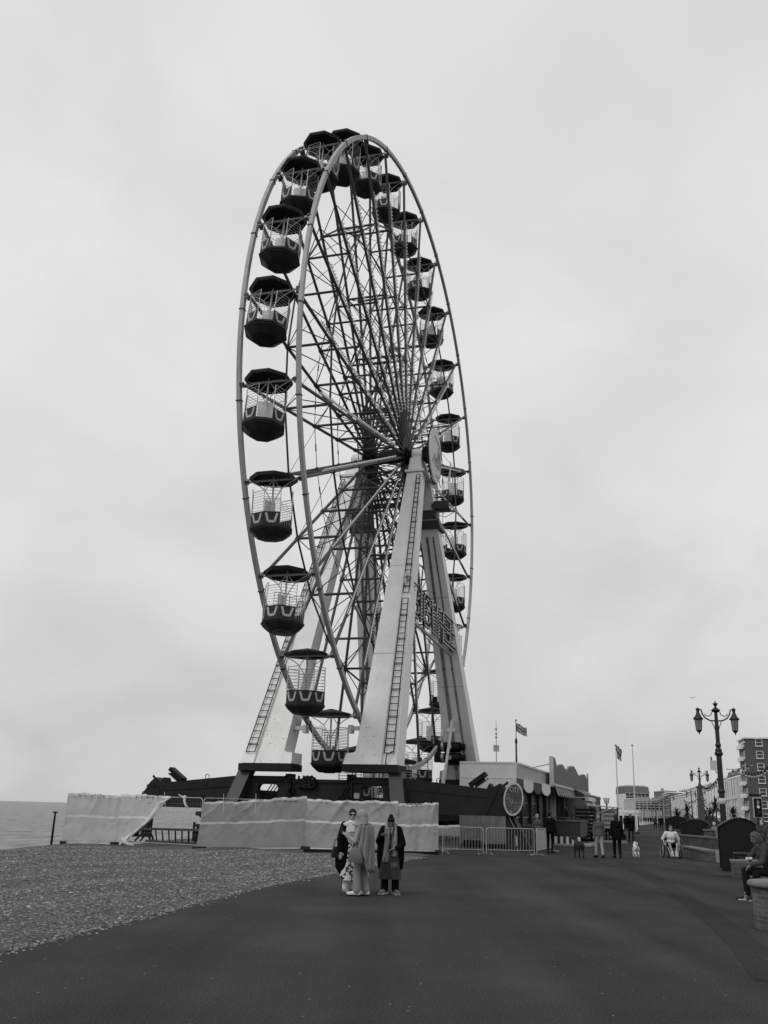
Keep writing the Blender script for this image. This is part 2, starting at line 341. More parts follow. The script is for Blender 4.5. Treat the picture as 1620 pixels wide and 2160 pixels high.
# loose pebbles on the nearer shingle
PEB = [M('pebble_%s' % n, v, .75, .25, 20) for n, v in (('dark', .065), ('mid', .12), ('light', .2), ('pale', .34))]
mb = MB(); rnd = random.Random(3)
oc = [(1, 0, 0), (-1, 0, 0), (0, 1, 0), (0, -1, 0), (0, 0, 1), (.7, .7, -.1), (-.7, .7, -.1), (-.7, -.7, -.1), (.7, -.7, -.1)]
of = [(4, 0, 5), (4, 5, 2), (4, 2, 6), (4, 6, 1), (4, 1, 7), (4, 7, 3), (4, 3, 8), (4, 8, 0)]
cnt = 0
while cnt < 34000:
    y = 9 + 31 * rnd.random() ** .8; e = edge_x(y); d = rnd.random() ** 1.15 * 13.5; x = e - d + rnd.gauss(0, .12) * (d < .3)
    if cnt % 14 == 0: x = e + abs(rnd.gauss(0, .13))
    elif x > e + .35: continue
    px = (x / y) * 2050 * .97 + 810
    if px < -60: continue
    r = .011 + .02 * rnd.random() ** 3 + .0003 * y; a = rnd.random() * 6.28; sx, sy, sz = r * (1 + .5 * rnd.random()), r, r * (.5 + .3 * rnd.random())
    z = max(beach_z(x, y), 0.) + sz * .25; mb.cur = (3 if rnd.random() < .018 else min(2, int(rnd.random() ** 1.2 * 3)))
    mb.add([(x + (p[0] * sx * cos(a) - p[1] * sy * sin(a)), y + (p[0] * sx * sin(a) + p[1] * sy * cos(a)), z + p[2] * sz) for p in oc], of, True); cnt += 1
tag(mb.build('pebbles', PEB, recalc=False), 'loose grey pebbles scattered over the shingle bank beside the asphalt', 'pebbles', kind='stuff')

def sea_mat():
    m = bpy.data.materials.new('sea_water'); m.use_nodes = True; t = m.node_tree; b = t.nodes['Principled BSDF']; L = t.links
    b.inputs['Base Color'].default_value = (.16, .16, .16, 1); b.inputs['Roughness'].default_value = .42; b.inputs['IOR'].default_value = 1.33
    g = t.nodes.new('ShaderNodeNewGeometry'); mp = t.nodes.new('ShaderNodeMapping'); mp.inputs['Rotation'].default_value = (0, 0, R_(-17)); mp.inputs['Scale'].default_value = (.55, .12, 1); L.new(g.outputs['Position'], mp.inputs[0])
    n = t.nodes.new('ShaderNodeTexNoise'); n.inputs['Scale'].default_value = .7; n.inputs['Detail'].default_value = 8; n.inputs['Roughness'].default_value = .68; L.new(mp.outputs[0], n.inputs['Vector'])
    bp = t.nodes.new('ShaderNodeBump'); bp.inputs['Strength'].default_value = .9; bp.inputs['Distance'].default_value = 2.2; L.new(n.outputs[0], bp.inputs['Height']); L.new(bp.outputs[0], b.inputs['Normal'])
    c = t.nodes.new('ShaderNodeMapRange'); c.inputs[1].default_value = .35; c.inputs[2].default_value = .68; c.inputs[3].default_value = .09; c.inputs[4].default_value = .36; L.new(n.outputs[0], c.inputs[0]); L.new(c.outputs[0], b.inputs['Base Color'])
    return m
mb = MB(); mb.add([(-9000, -200, -4.2), (30, -200, -4.2), (2600, 9000, -4.2), (-9000, 9000, -4.2)], [(0, 1, 2, 3)])
tag(mb.build('sea', sea_mat()), kind='structure')
# ------------------------------------------------------------------ the big wheel
NG = 27; THETA = [R_(189.5 - i * 360 / NG) for i in range(NG)]
wheel = thing('ferris_wheel', 'tall white and dark steel observation wheel on four tapering legs beside the beach', 'ferris wheel', WC, WA)
HW = 1.29                                     # spoke planes, half spacing
def ring_pt(x, r, t): return Vector((x, r * cos(t), WCZ + r * sin(t)))
# rims : box-section hoops with bolted joints
for sx in (1, -1):
    mb = MB(); n = NG * 6; hx, hr = .1, .13; X = sx * WW / 2; vs = []
    for i in range(n):
        t = 2 * pi * i / n
        for a, b in ((-hx, -hr), (hx, -hr), (hx, hr), (-hx, hr)): vs.append(ring_pt(X + a, WR + b, t))
    fs = [(4 * i + j, 4 * i + (j + 1) % 4, 4 * ((i + 1) % n) + (j + 1) % 4, 4 * ((i + 1) % n) + j) for i in range(n) for j in range(4)]
    mb.add(vs, fs)
    mj = mb; mj.cur = 1
    for t in THETA:
        t2 = t + R_(2.2)
        rad = Vector((0, cos(t2), sin(t2))); tan = Vector((0, -sin(t2), cos(t2))); m = Matrix(((1, 0, 0), (0, rad.y, tan.y), (0, rad.z, tan.z)))
        mj.box(ring_pt(X, WR, t2), (.27, .33, .05), m)
        rad = Vector((0, cos(t), sin(t))); tan = Vector((0, -sin(t), cos(t))); m = Matrix(((1, 0, 0), (0, rad.y, tan.y), (0, rad.z, tan.z)))
        mj.box(ring_pt(sx * (WW / 2 - .17), WR - .1, t), (.2, .5, .14), m)
    mj.build('rim', [RIMW, STEEL], wheel)
# spokes (shared meshes, one object each)
def spoke_mesh():
    mb = MB(); mb.tube((0, .55, 0), (0, WR - .05, 0), .09, 8)
    for y in (3.4, 6.9, 10.9, 15.4): mb.tube((0, y - .09, 0), (0, y + .09, 0), .135, 8)
    return mb.mesh('spoke', SPOKE)
def bulb_mesh(side):
    mb = MB(); mb.bx(-.015, .015, 3.2, 17.4, -.17, -.11)
    r = .062
    for i in range(58):
        y = 3.3 + i * .243; c = Vector((.05 * side, y, -.185))
        mb.add([c + Vector(p) * r for p in ((1, 0, 0), (-1, 0, 0), (0, 1, 0), (0, -1, 0), (0, 0, 1), (0, 0, -1))],
               [(0, 2, 4), (2, 1, 4), (1, 3, 4), (3, 0, 4), (2, 0, 5), (1, 2, 5), (3, 1, 5), (0, 3, 5)])
    return mb.mesh('bulb_strip', BULB)
SPK, BLB = spoke_mesh(), bulb_mesh(1)
# bracing between the two spokes of a pair : rungs and crossed rods
def brace_mesh():
    mb = MB(); rs = (3.4, 6.9, 10.9, 15.4, 17.6)
    for y in rs[:4]: mb.tube((-HW, y, 0), (HW, y, 0), .075, 6)
    for a, b in zip((1.2,) + rs[:3], rs[:4]):
        mb.tube((-HW, a, 0), (HW, b, 0), .032, 5); mb.tube((HW, a, 0), (-HW, b, 0), .032, 5)
    mb.tube((-HW, 15.4, 0), (0, 17.2, 0), .03, 5); mb.tube((HW, 15.4, 0), (0, 17.2, 0), .03, 5)
    return mb.mesh('bracing', STEEL)
BRC = brace_mesh()
for i, t in enumerate(THETA):
    for sx in (1, -1):
        s_ = inst('spoke', SPK, wheel, (sx * HW, 0, WCZ), (t, 0, 0))
        if sx == 1: inst('bulb_strip', BLB, s_, (.09, 0, 0))
    inst('bracing', BRC, wheel, (0, 0, WCZ), (t, 0, 0))
# rods joining neighbouring spokes, polygons of thin cable with turnbuckles
for sx in (1, -1):
    mb = MB()
    for i in range(NG): mb.tube(ring_pt(sx * HW, 15.4, THETA[i]), ring_pt(sx * HW, 15.4, THETA[(i + 1) % NG]), .06, 6)
    mb.build('ring_rod', STEEL, wheel)
    for r, rad in ((10.9, .022), (6.9, .02)):
        mb = MB()
        for i in range(NG):
            p, q = ring_pt(sx * HW, r, THETA[i]), ring_pt(sx * HW, r, THETA[(i + 1) % NG]); mb.tube(p, q, rad, 4)
            mb.tube(p.lerp(q, .42), p.lerp(q, .58), .042, 5)
        mb.build('tie_cable', STEEL, wheel)
mb = MB()
for i in range(NG):
    j = (i + 1) % NG
    mb.tube(ring_pt(-HW, 15.4, THETA[i]), ring_pt(HW, 15.4, THETA[j]), .018, 4); mb.tube(ring_pt(HW, 6.9, THETA[i]), ring_pt(-HW, 10.9, THETA[j]), .016, 4)
mb.build('tie_cable', STEEL, wheel)
# hubs and axle
for sx in (1, -1):
    mb = MB(); c = Vector((0, 0, WCZ)); X = Vector((1, 0, 0)) * sx
    mb.drum(c + X * .95, c + X * 1.55, .62, 28); mb.drum(c + X * 1.2, c + X * 1.38, 1.05, 28); mb.drum(c + X * 1.55, c + X * 1.75, .42, 20)
    for i in range(NG):
        t = THETA[i]; mb.box(ring_pt(sx * 1.29, 1.2, t), (.2, .7, .26), Matrix.Rotation(t, 3, 'X'))
    mb.build('hub', BLACK, wheel)
mb = MB(); mb.drum((-2.6, 0, WCZ), (2.6, 0, WCZ), .3, 20); mb.drum((-.95, 0, WCZ), (.95, 0, WCZ), .42, 20)
mb.build('axle', BLACK, wheel)
# legs
def taper(mb, p0, w0, d0, p1, w1, d1):
    vs = []
    for p, w_, d in ((p0, w0, d0), (p1, w1, d1)):
        vs += [Vector(p) + Vector((a * w_ / 2, b * d / 2, 0)) for a, b in ((-1, -1), (1, -1), (1, 1), (-1, 1))]
    return mb.add(vs, [(3, 2, 1, 0), (4, 5, 6, 7), (0, 1, 5, 4), (1, 2, 6, 5), (2, 3, 7, 6), (3, 0, 4, 7)])
FOOT, TOP = Vector((3.15, 10.6, 3.93)), Vector((2.28, 1.05, 23.2))
def leg_pt(sx, sy, f, u, out=0.):
    """point on the camera-side (-y') face: f 0..1 up the leg, u -1..1 across, outwards positive"""
    p = FOOT.lerp(TOP, f); wd = 2.3 + (1.02 - 2.3) * f; dp = 1.5 + (.85 - 1.5) * f
    return Vector((sx * (p.x + u * wd / 2), sy * p.y - dp / 2 - out, p.z))
def mirror(v, sx, sy): return Vector((v.x * sx, v.y * sy, v.z))
for sx in (1, -1):
    for sy in (-1, 1):
        mb = MB()
        taper(mb, mirror(FOOT, sx, sy), 2.3, 1.5, mirror(TOP, sx, sy), 1.02, .85)
        # inner toe at the foot with its rounded notch
        poly = [(2.2, 3.93), (2.2, 4.95), (2.06, 4.78), (1.97, 4.6), (1.86, 4.52), (1.52, 4.5), (1.42, 3.93)]
        y0, y1 = sy * 10.6 - .74, sy * 10.6 + .74
        mb.prism(poly, lambda a, b: (sx * a, y0 + .01 - sy * (b - 3.93) * .495, b), lambda a, b: (sx * a, y1 - .01 - sy * (b - 3.93) * .495, b))
        # head: flange, neck, bearing block
        mb.box((sx * 2.28, sy * 1.02, 23.28), (1.3, 1.15, .16))
        taper(mb, (sx * 2.27, sy * .95, 23.36), .98, .8, (sx * 2.12, sy * .42, 24.5), .72, .62)
        if sy == -1: mb.drum((sx * 1.78, 0, WCZ), (sx * 2.5, 0, WCZ), .47, 22); mb.box((sx * 2.13, 0, WCZ - .42), (.66, 1.0, .4))
        leg = mb.build('leg', WHITE, wheel)
        md = MB()
        md.box((sx * 2.9, sy * 10.6, 3.73), (3.0, 1.6, .36))
        md.build('foot_plate', BASE, leg)
        # flange bolts
        mbt = MB()
        for i in range(9): mbt.box((sx * 2.28 - .52 + i * .13, sy * 1.02 - .5, 23.16), (.05, .05, .1))
        mbt.build('bolt_row', GREYM, leg); mbt = MB()
        for f in (.32, .62): mbt.bar(leg_pt(sx, sy, f, -1, .006), leg_pt(sx, sy, f, .98, .006), .012, .025)
        mbt.build('weld_seam', GREYM, leg)
        if sy == -1:
            mq = MB(); rn = random.Random(40 + sx)
            for _ in range(16): mq.box(leg_pt(sx, sy, rn.random() ** 2 * .14, rn.uniform(-.9, .25), .004), (.02 + .04 * rn.random(), .012, .02 + .05 * rn.random()))
            mq.build('rust_spot', M('rust_brown', .16, .6, .3, 5, dirt=.7, dscale=4, dv=.25), leg)
            # caged ladder rails on the outer part of the face the camera sees, a cable strip beside it
            ml = MB(); u0, u1 = .42, .86
            for a, b in ((.03, .5), (.52, .985)):
                for u in (u0, u1): ml.tube(leg_pt(sx, sy, a, u, .14), leg_pt(sx, sy, b, u, .14), .03, 5)
                n = int((b - a) * 21.6 / .42)
                for i in range(n + 1):
                    f = a + (b - a) * i / n; ml.tube(leg_pt(sx, sy, f, u0, .14), leg_pt(sx, sy, f, u1, .14), .022, 4)
                    if i % 4 == 1:
                        for u in (u0 + .04, u1): ml.tube(leg_pt(sx, sy, f + .004, u, -.01), leg_pt(sx, sy, f + .004, u, .15), .018, 4)
                        ml.tube(leg_pt(sx, sy, f + .004, u0, .1), leg_pt(sx, sy, f + .004, u1 + .06, .1), .018, 4)
            ml.build('ladder', BLACK, leg)
            mc = MB()
            for u in (.3, .345): mc.bar(leg_pt(sx, sy, .0, u, .02), leg_pt(sx, sy, .98, u, .02), .03, .03)
            mc.build('cable_strip', PALE, leg)
        else:
            mc = MB()
            for u in (-.42, -.33, -.24, .3, .38):
                mc.bar(leg_pt(sx, sy, .0, sx * u, .03), leg_pt(sx, sy, .82, sx * u, .03), .03, .03)
            for f in [.04 + .085 * i for i in range(10)]:
                mc.bar(leg_pt(sx, sy, f, sx * -.46, .045), leg_pt(sx, sy, f, sx * -.2, .045), .04, .07); mc.bar(leg_pt(sx, sy, f, sx * .26, .045), leg_pt(sx, sy, f, sx * .42, .045), .04, .07)
            mc.build('cable_tray', M('tray_grey', .09, .5), leg)
            # collar and little service cradle near the head of the far legs
            p = FOOT.lerp(TOP, .845); mk = MB(); q = Vector((sx * p.x, sy * p.y, p.z))
            taper(mk, q, 1.75, 1.5, q + Vector((0, -sy * .25, .5)), 1.5, 1.4); mk.box(q + Vector((0, -sy * .6, 1.1)), (1.3, .9, .9))
            mk.build('collar', STEEL, leg)
            mk = MB(); c = q + Vector((sx * .95, -.85, 1.3))
            mk.box(c, (1.2, .8, .12)); mk.bx(c.x - .6, c.x + .6, c.y - .4, c.y - .36, c.z + .06, c.z + .45)
            for a in (-.58, .58):
                for b in (-.38, .38): mk.tube(c + Vector((a, b, 0)), c + Vector((a, b, 1.2)), .03, 5)
            for zz in (.7, 1.18): mk.path([c + Vector(v) for v in ((-.58, -.38, zz), (.58, -.38, zz), (.58, .38, zz), (-.58, .38, zz))], .025, 4, True)
            mk.bar(c + Vector((-sx * .5, .2, 0)), c + Vector((-sx * .9, .6, 1.9)), .08)
            mk.build('service_cradle', STEEL, leg)
# stub brackets that steady the rim on the near legs
for sx in (1, -1):
    mb = MB(); mb.bx(min(sx * 1.35, sx * 2.4), max(sx * 1.35, sx * 2.4), -9.95, -9.65, 5.75, 5.95); mb.box((sx * 1.3, -9.8, 5.8), (.2, .5, .42)); mb.build('rim_guide', PALE, wheel)
# painted disc sign in front of the hub, its support truss
mb = MB(); cx_ = Vector((3.3, -.15, WCZ - .15)); mb.drum(cx_, cx_ + Vector((.09, 0, 0)), 1.92, 48); mb.v = [(a, cx_.y + (b - cx_.y) * .84, c * 1) for a, b, c in mb.v]
disc = mb.build('hub_sign', M('sign_face', .56, .5, .1, 2, dirt=.5, dscale=.9, dv=.6), wheel)
mb = MB(); rnd = random.Random(5)
for k in range(5):
    pts = []; a0 = rnd.random() * 6.28
    for i in range(14):
        a = a0 + i * .17; r = .35 + .3 * k + .12 * sin(i * .8 + k); pts.append(cx_ + Vector((.1, r * cos(a), r * sin(a))))
    mb.path(pts, .035, 4)
for i in range(7):
    y = -1.0 + i * .33; mb.bx(cx_.x + .091, cx_.x + .105, y - .08, y + .08, cx_.z - .75, cx_.z - .75 + .35 + .5 * abs(sin(i * 2.1)))
mb.build('painted_scene', M('sign_paint', .24, .5, .3, 3), disc)
mb = MB(); mb.path([cx_ + Vector((-.05, 1.64 * cos(t * pi / 24), 1.95 * sin(t * pi / 24))) for t in range(48)], .05, 5, True)
mb.build('sign_rim', BLACK, disc)
mb = MB()
for a in (-.5, .5):
    mb.tube((2.5, a, WCZ + .1), (3.3, a * 2, WCZ + .8), .05, 5); mb.tube((2.5, a, WCZ - .1), (3.3, a * 2, WCZ - .9), .05, 5); mb.tube((3.2, a * 2, WCZ - .9), (3.2, a * 2, WCZ + .8), .05, 5)
mb.box((2.85, 0, WCZ), (.6, .9, .9)); mb.tube((3.3, -1.3, WCZ + 1.0), (3.3, 1.6, WCZ - 1.9), .03, 4)
mb.build('sign_truss', BLACK, wheel)
mb = MB(); mb.prism([(.9, -1.6), (1.5, -1.3), (1.75, .2), (1.55, -.3), (1.3, -.9)], lambda a, b: (3.95, a, WCZ + b - .2), lambda a, b: (4.02, a, WCZ + b - .2))
mb.build('side_fin', PALE, wheel)
# lit letter sign hung between the two right-hand legs
LET = {'B': [((0, 0), (0, 2)), ((0, 2), (.8, 2)), ((.8, 2), (1, 1.8)), ((1, 1.8), (1, 1.2)), ((0, 1), (.85, 1)), ((1, 1.2), (.85, 1)), ((.85, 1), (1, .8)), ((1, .8), (1, .2)), ((1, .2), (.8, 0)), ((.8, 0), (0, 0))],
       'I': [((.5, 0), (.5, 2))], 'G': [((1, 1.7), (.8, 2)), ((.8, 2), (.2, 2)), ((.2, 2), (0, 1.7)), ((0, 1.7), (0, .3)), ((0, .3), (.2, 0)), ((.2, 0), (.8, 0)), ((.8, 0), (1, .3)), ((1, .3), (1, .9)), ((1, .9), (.55, .9))],
       'W': [((0, 2), (.25, 0)), ((.25, 0), (.5, 1.3)), ((.5, 1.3), (.75, 0)), ((.75, 0), (1, 2))], 'H': [((0, 0), (0, 2)), ((1, 0), (1, 2)), ((0, 1), (1, 1))],
       'E': [((0, 0), (0, 2)), ((0, 2), (1, 2)), ((0, 1), (.8, 1)), ((0, 0), (1, 0))], 'L': [((0, 0), (0, 2)), ((0, 0), (1, 0))]}
mb = MB(); mbb = MB(); SX = 3.28
def plate(p, q, w_, x0, x1):
    d = (q - p).normalized(); s = d.cross(Vector((1, 0, 0))) * w_ / 2; d = d * w_ / 2; c = [p - s - d, p + s - d, q + s + d, q - s + d]
    mb.add([v + Vector((x0, 0, 0)) for v in c] + [v + Vector((x1, 0, 0)) for v in c], [(3, 2, 1, 0), (4, 5, 6, 7)] + [(i, (i + 1) % 4, 4 + (i + 1) % 4, 4 + i) for i in range(4)])
def sg(u, v): return Vector((SX, -5.5 + u, 13.0 - .045 * u + v))
ww_ = 1.36; gap_ = .34; u = .1
for ch in 'BIG WHEEL':
    if ch == ' ': u += .35; continue
    k = .55 if ch == 'I' else 1.
    for a, b in LET[ch]:
        f = lambda p: sg(u + (p[0] if ch != 'I' else p[0] * .5) * ww_, p[1] * .86)
        p, q = f(a), f(b); mb.cur = 1; plate(p, q, .3, 0, .1); mb.cur = 0; plate(p, q, .34, .1, .15)
        n = max(2, int((q - p).length / .2))
        for i in range(n + 1):
            c = p.lerp(q, i / n); 
            for off in (-.06, .06): mbb.box(c + Vector((.19, off, 0)), (.07, .05, .07))
    u += ww_ * k + gap_
ln = u
mb.cur = 1; nb = len(mb.v); mb.v += mbb.v; mb.f += [[nb + i for i in f] for f in mbb.f]; mb.mi += [1] * len(mbb.f); mb.sm += mbb.sm; mb.cur = 0
s_ = mb.build('letter_sign', [M('letter_face', .42, .45, .2, 4), BLACK], wheel)
mb = MB()
for v in (-.28, 2.02): mb.bar(sg(-.6, v) + Vector((-.22, 0, 0)), sg(ln + .6, v) + Vector((-.22, 0, 0)), .16, .16)
for uu in (-.45, ln + .1): mb.bar(sg(uu, -.3) + Vector((-.22, 0, 0)), sg(uu, 2.05) + Vector((-.22, 0, 0)), .16, .16); mb.box(sg(uu, 2.1) + Vector((-.1, 0, 0)), (.3, .25, .22)); mb.box(sg(uu, -.2) + Vector((-.1, 0, 0)), (.3, .3, .3))
mb.build('sign_frame', PALE, s_)

# ------------------------------------------------------------------ base of the wheel
def plate_hole(mb, x0, x1, z0, z1, hx0, hx1, hz0, hz1, r, y0, y1):
    inner = []
    for (cx, cz, a0) in ((hx1 - r, hz1 - r, 0), (hx0 + r, hz1 - r, 90), (hx0 + r, hz0 + r, 180), (hx1 - r, hz0 + r, 270)):
        inner += [(cx + r * cos(R_(a0 + 18 * i)), cz + r * sin(R_(a0 + 18 * i))) for i in range(6)]
    n = len(inner); corners = [(x1, z1), (x0, z1), (x0, z0), (x1, z0)]
    for yy in (y0, y1):
        vs = [(p[0], yy, p[1]) for p in inner] + [(c[0], yy, c[1]) for c in corners]; fs = []
        for k in range(4):
            for i in range(5): fs.append((n + k, k * 6 + i, k * 6 + i + 1))
            fs.append((n + k, k * 6 + 5, ((k + 1) * 6) % n, n + (k + 1) % 4))
        mb.add(vs, fs)
    for i in range(n):
        a, b = inner[i], inner[(i + 1) % n]; mb.add([(a[0], y0, a[1]), (b[0], y0, b[1]), (b[0], y1, b[1]), (a[0], y1, a[1])], [(0, 1, 2, 3)])
    for i in range(4):
        a, b = corners[i], corners[(i + 1) % 4]; mb.add([(a[0], y0, a[1]), (b[0], y0, b[1]), (b[0], y1, b[1]), (a[0], y1, a[1])], [(0, 1, 2, 3)])
base = MB()
for sy in (-1, 1):
    ya, yb = sy * 10.6 - .22, sy * 10.6 + .22
    for sx in (1, -1):
        x0, x1 = sorted((sx * 1.75, sx * 4.15)); h0, h1 = sorted((sx * 2.3, sx * 3.48))
        plate_hole(base, x0, x1, 1.0, 3.3, h0, h1, 2.05, 2.88, .22, ya, yb)
        base.bx(min(sx * 1.55, sx * 1.85), max(sx * 1.55, sx * 1.85), ya - .12, yb + .12, .8, 3.42)       # joint posts
        base.bx(min(sx * 1.75, sx * 4.3), max(sx * 1.75, sx * 4.3), ya - .1, ya, 3.02, 3.08)
    base.bx(-1.55, 1.55, ya + .04, yb - .04, 1.0, 3.12)
    base.bx(-1.7, 1.7, ya - .05, ya + .04, 3.0, 3.16)
for sx in (1, -1):
    base.bx(sx * 3 - .3, sx * 3 + .3, -10.3, 10.3, .9, 2.0); base.bx(sx * 4.3 - .12, sx * 4.3 + .12, -10.3, 10.3, 1.2, 2.6)
    for k in range(12): base.box((sx * 2.9 - 1.0 + k * .2, -8.2, 2.75), (.05, .05, 1.2), Matrix.Rotation(.6, 3, 'Y')) if sx == -1 else None
for k in range(6): base.bx(-4.1, 4.1, -8.5 + k * 3.3, -8.2 + k * 3.3, 1.0, 1.5)
bs = base.build('base_frame', BASE, wheel)
mb = MB()                                                           # lattice and handrails seen through the openings
for x in (-3.45, -2.55, -2.3): mb.bx(x - .05, x + .05, -7.6, -7.5, 1.4, 2.65)
mb.bx(-3.5, -2.5, -7.6, -7.5, 2.6, 2.68); mb.bx(-2.33, -2.0, -7.6, -7.5, 2.6, 2.68)
for k in range(16): mb.tube((-3.6 + k * .12, -7.4, 1.6), (-3.95 + k * .12, -7.4, 2.25), .02, 4)
for k in range(14): mb.tube((2.2 + k * .11, -7.3, 1.2), (2.2 + k * .11, -7.3, 2.95), .014, 4)
for k in range(10): mb.tube((2.2, -7.3, 1.5 + k * .15), (3.7, -7.3, 1.5 + k * .15), .012, 4)
mb.bx(2.85, 2.98, -7.5, -7.36, 1.2, 2.95)
mb.build('inner_rail', BLACK, bs)
mb = MB(); rnd = random.Random(9)                                     # hoses and cables draped on the middle beam
for k in range(9):
    x = -.9 + rnd.random() * .6; mb.path([(x + .25 * sin(i * 1.3 + k), -10.98 - .05 * cos(i + k), 3.3 - i * .12) for i in range(6)], .07, 5)
for sx in (1, -1): mb.path([(sx * (1.9 - .09 * i), -10.92, 3.3 - .13 * i + .1 * sin(i * 1.7)) for i in range(14)], .05, 5); mb.path([(sx * 1.6 + .1 * sin(i * 2), -11.0, 3.4 - .16 * i) for i in range(14)], .07, 5)
mb.build('hose', BLACK, bs); mb = MB(); mb.path([(4.05, -11.2, 4.6), (3.8, -11.45, 4.4), (3.75, -11.42, 4.0), (3.85, -11.3, 3.5)], .03, 5)
mb.build('hose', BLACK, bs)
mb = MB(); mb.bx(1.93, 2.22, -10.85, -10.83, 2.25, 2.52); mb.build('notice_plate', M('notice', .3, .5, .3, 9), bs)
for sx in (1, -1):
    for sy in (-1, 1):
        mb = MB(); p0 = Vector((sx * 4.15, sy * 10.75, 3.6)); p1 = Vector((sx * 4.95, sy * 12.2, .06))
        vs = []
        for p in (p0, p1): vs += [p + Vector((a, b, 0)) for a, b in ((-.36, -.32), (.36, -.32), (.36, .32), (-.36, .32))]
        mb.add(vs, [(3, 2, 1, 0), (4, 5, 6, 7), (0, 1, 5, 4), (1, 2, 6, 5), (2, 3, 7, 6), (3, 0, 4, 7)]); mb.box((p1.x, p1.y, .04), (1.1, 1.0, .1))
        mb.build('corner_strut', M('strut_paint', .03, .5, .2, 2), wheel)
        # outrigger arm
        mb = MB(); poly = [(4.42, .95), (4.42, 3.3), (7.2, 3.02), (8.85, 2.86), (8.98, 3.12), (9.16, 2.93), (9.5, 3.12), (9.78, 2.86), (10.45, 1.85), (10.3, 1.58), (6.2, 1.58)]
        yy = sy * 10.6
        mb.prism(poly, lambda a, b: (sx * a, yy - .38, b), lambda a, b: (sx * a, yy + .38, b))
        mb.bar((sx * 4.6, yy - .4, 2.75), (sx * 8.9, yy - .4, 2.45), .03, .05); mb.bar((sx * 8.8, yy - .4, 1.62), (sx * 9.45, yy - .4, 2.95), .05, .06)
        mb.tube((sx * 9.6, yy, 3.0), (sx * 9.85, yy, 3.2), .06, 8); mb.tube((sx * 9.95, yy, 2.55), (sx * 10.15, yy, 2.7), .07, 8); mb.drum((sx * 9.55, yy - .44, 2.7), (sx * 9.55, yy - .36, 2.7), .09, 10)
        mb.path([(sx * 10.15, yy, 2.4), (sx * 10.4, yy, 2.35), (sx * 10.45, yy, 2.1), (sx * 10.3, yy, 2.05)], .025, 4); mb.path([(sx * 10.3, yy, 2.0), (sx * 10.6, yy, 1.9), (sx * 10.65, yy, 1.65), (sx * 10.5, yy, 1.6)], .025, 4)
        mb.path([(sx * 6.4 + .12 * cos(t), yy - .3, 3.2 + .12 * sin(t)) for t in [i * .52 for i in range(13)]], .02, 4); mb.bar((sx * 6.4, yy - .42, 2.7), (sx * 6.3, yy - .36, 3.12), .06)
        arm = mb.build('outrigger', BASE, wheel)
        mb = MB(); mb.bar((sx * 10.0, yy, 1.6), (sx * 10.75, yy, .1), .5, .34); mb.box((sx * 10.8, yy, .05), (.7, .9, .1)); mb.bx(sx * 9.95 - .2, sx * 9.95 + .2, yy - .25, yy + .25, 0, 1.58)
        ft = mb.build('stabiliser_foot', BASE, arm)
        if sx == 1:
            mb = MB()
            for o_ in (-.13, .1): mb.bar((10.02 + o_, yy - .19 - .012, 1.62), (10.3 + o_, yy - .19 - .012, 1.08), .1, .02)
            mb.build('warning_stripe', PALE, ft)
        # floodlight on top, tipped up towards the wheel
        mb = MB(); c = Vector((sx * 8.35, yy, 3.3)); m = Matrix.Rotation(-sx * .62, 3, 'Y')
        mb.box(c, (1.0, .55, .2), m); mb.box(c + m @ Vector((0, 0, -.16)), (.55, .4, .14), m)
        for i in range(-4, 5): mb.box(c + m @ Vector((i * .1, 0, -.25)), (.02, .36, .08), m)
        mb.bar((sx * 8.0, yy - .2, 2.9), (sx * 8.05, yy - .2, 3.2), .06); mb.bar((sx * 8.0, yy + .2, 2.9), (sx * 8.05, yy + .2, 3.2), .06)
        mb.build('floodlight', BLACK, arm)
# drive wheels gripping the far rim, hydraulic ram
mb = MB(); q = pl(945, 1570, 1, 9.0)
for dz in (0, .75):
    c = Vector((2.35, 8.6, 5.35 + dz)); mb.drum(c + Vector((-.55, 0, 0)), c + Vector((.9, 0, 0)), .34, 16)
    mb.box(c + Vector((.45, .25, 0)), (.8, .7, .6)); mb.drum(c + Vector((.9, 0, 0)), c + Vector((1.2, 0, 0)), .22, 12)
mb.box((1.55, 8.7, 5.8), (.32, .8, 1.5)); mb.bx(2.3, 3.2, 9.0, 9.8, 4.9, 6.4)
dv = mb.build('drive_unit', BLACK, wheel)
mb = MB()
for dz in (0, .75): mb.drum((1.95, 8.22, 5.35 + dz), (2.1, 8.22, 5.35 + dz), .3, 14); mb.box((2.55, 8.2, 5.35 + dz), (.22, .2, .25))
mb.build('gearbox_cap', GREYM, dv)
mb = MB(); mb.tube((2.5, 6.4, 3.4), (2.75, 7.6, 7.0), .1, 10); mb.tube((2.45, 6.2, 2.8), (2.55, 6.6, 4.4), .15, 10); mb.tube((2.75, 7.6, 7.0), (2.8, 7.8, 7.9), .12, 8); mb.box((2.77, 7.7, 7.2), (.6, .3, .25))
mb.build('hydraulic_ram', PALE, wheel)
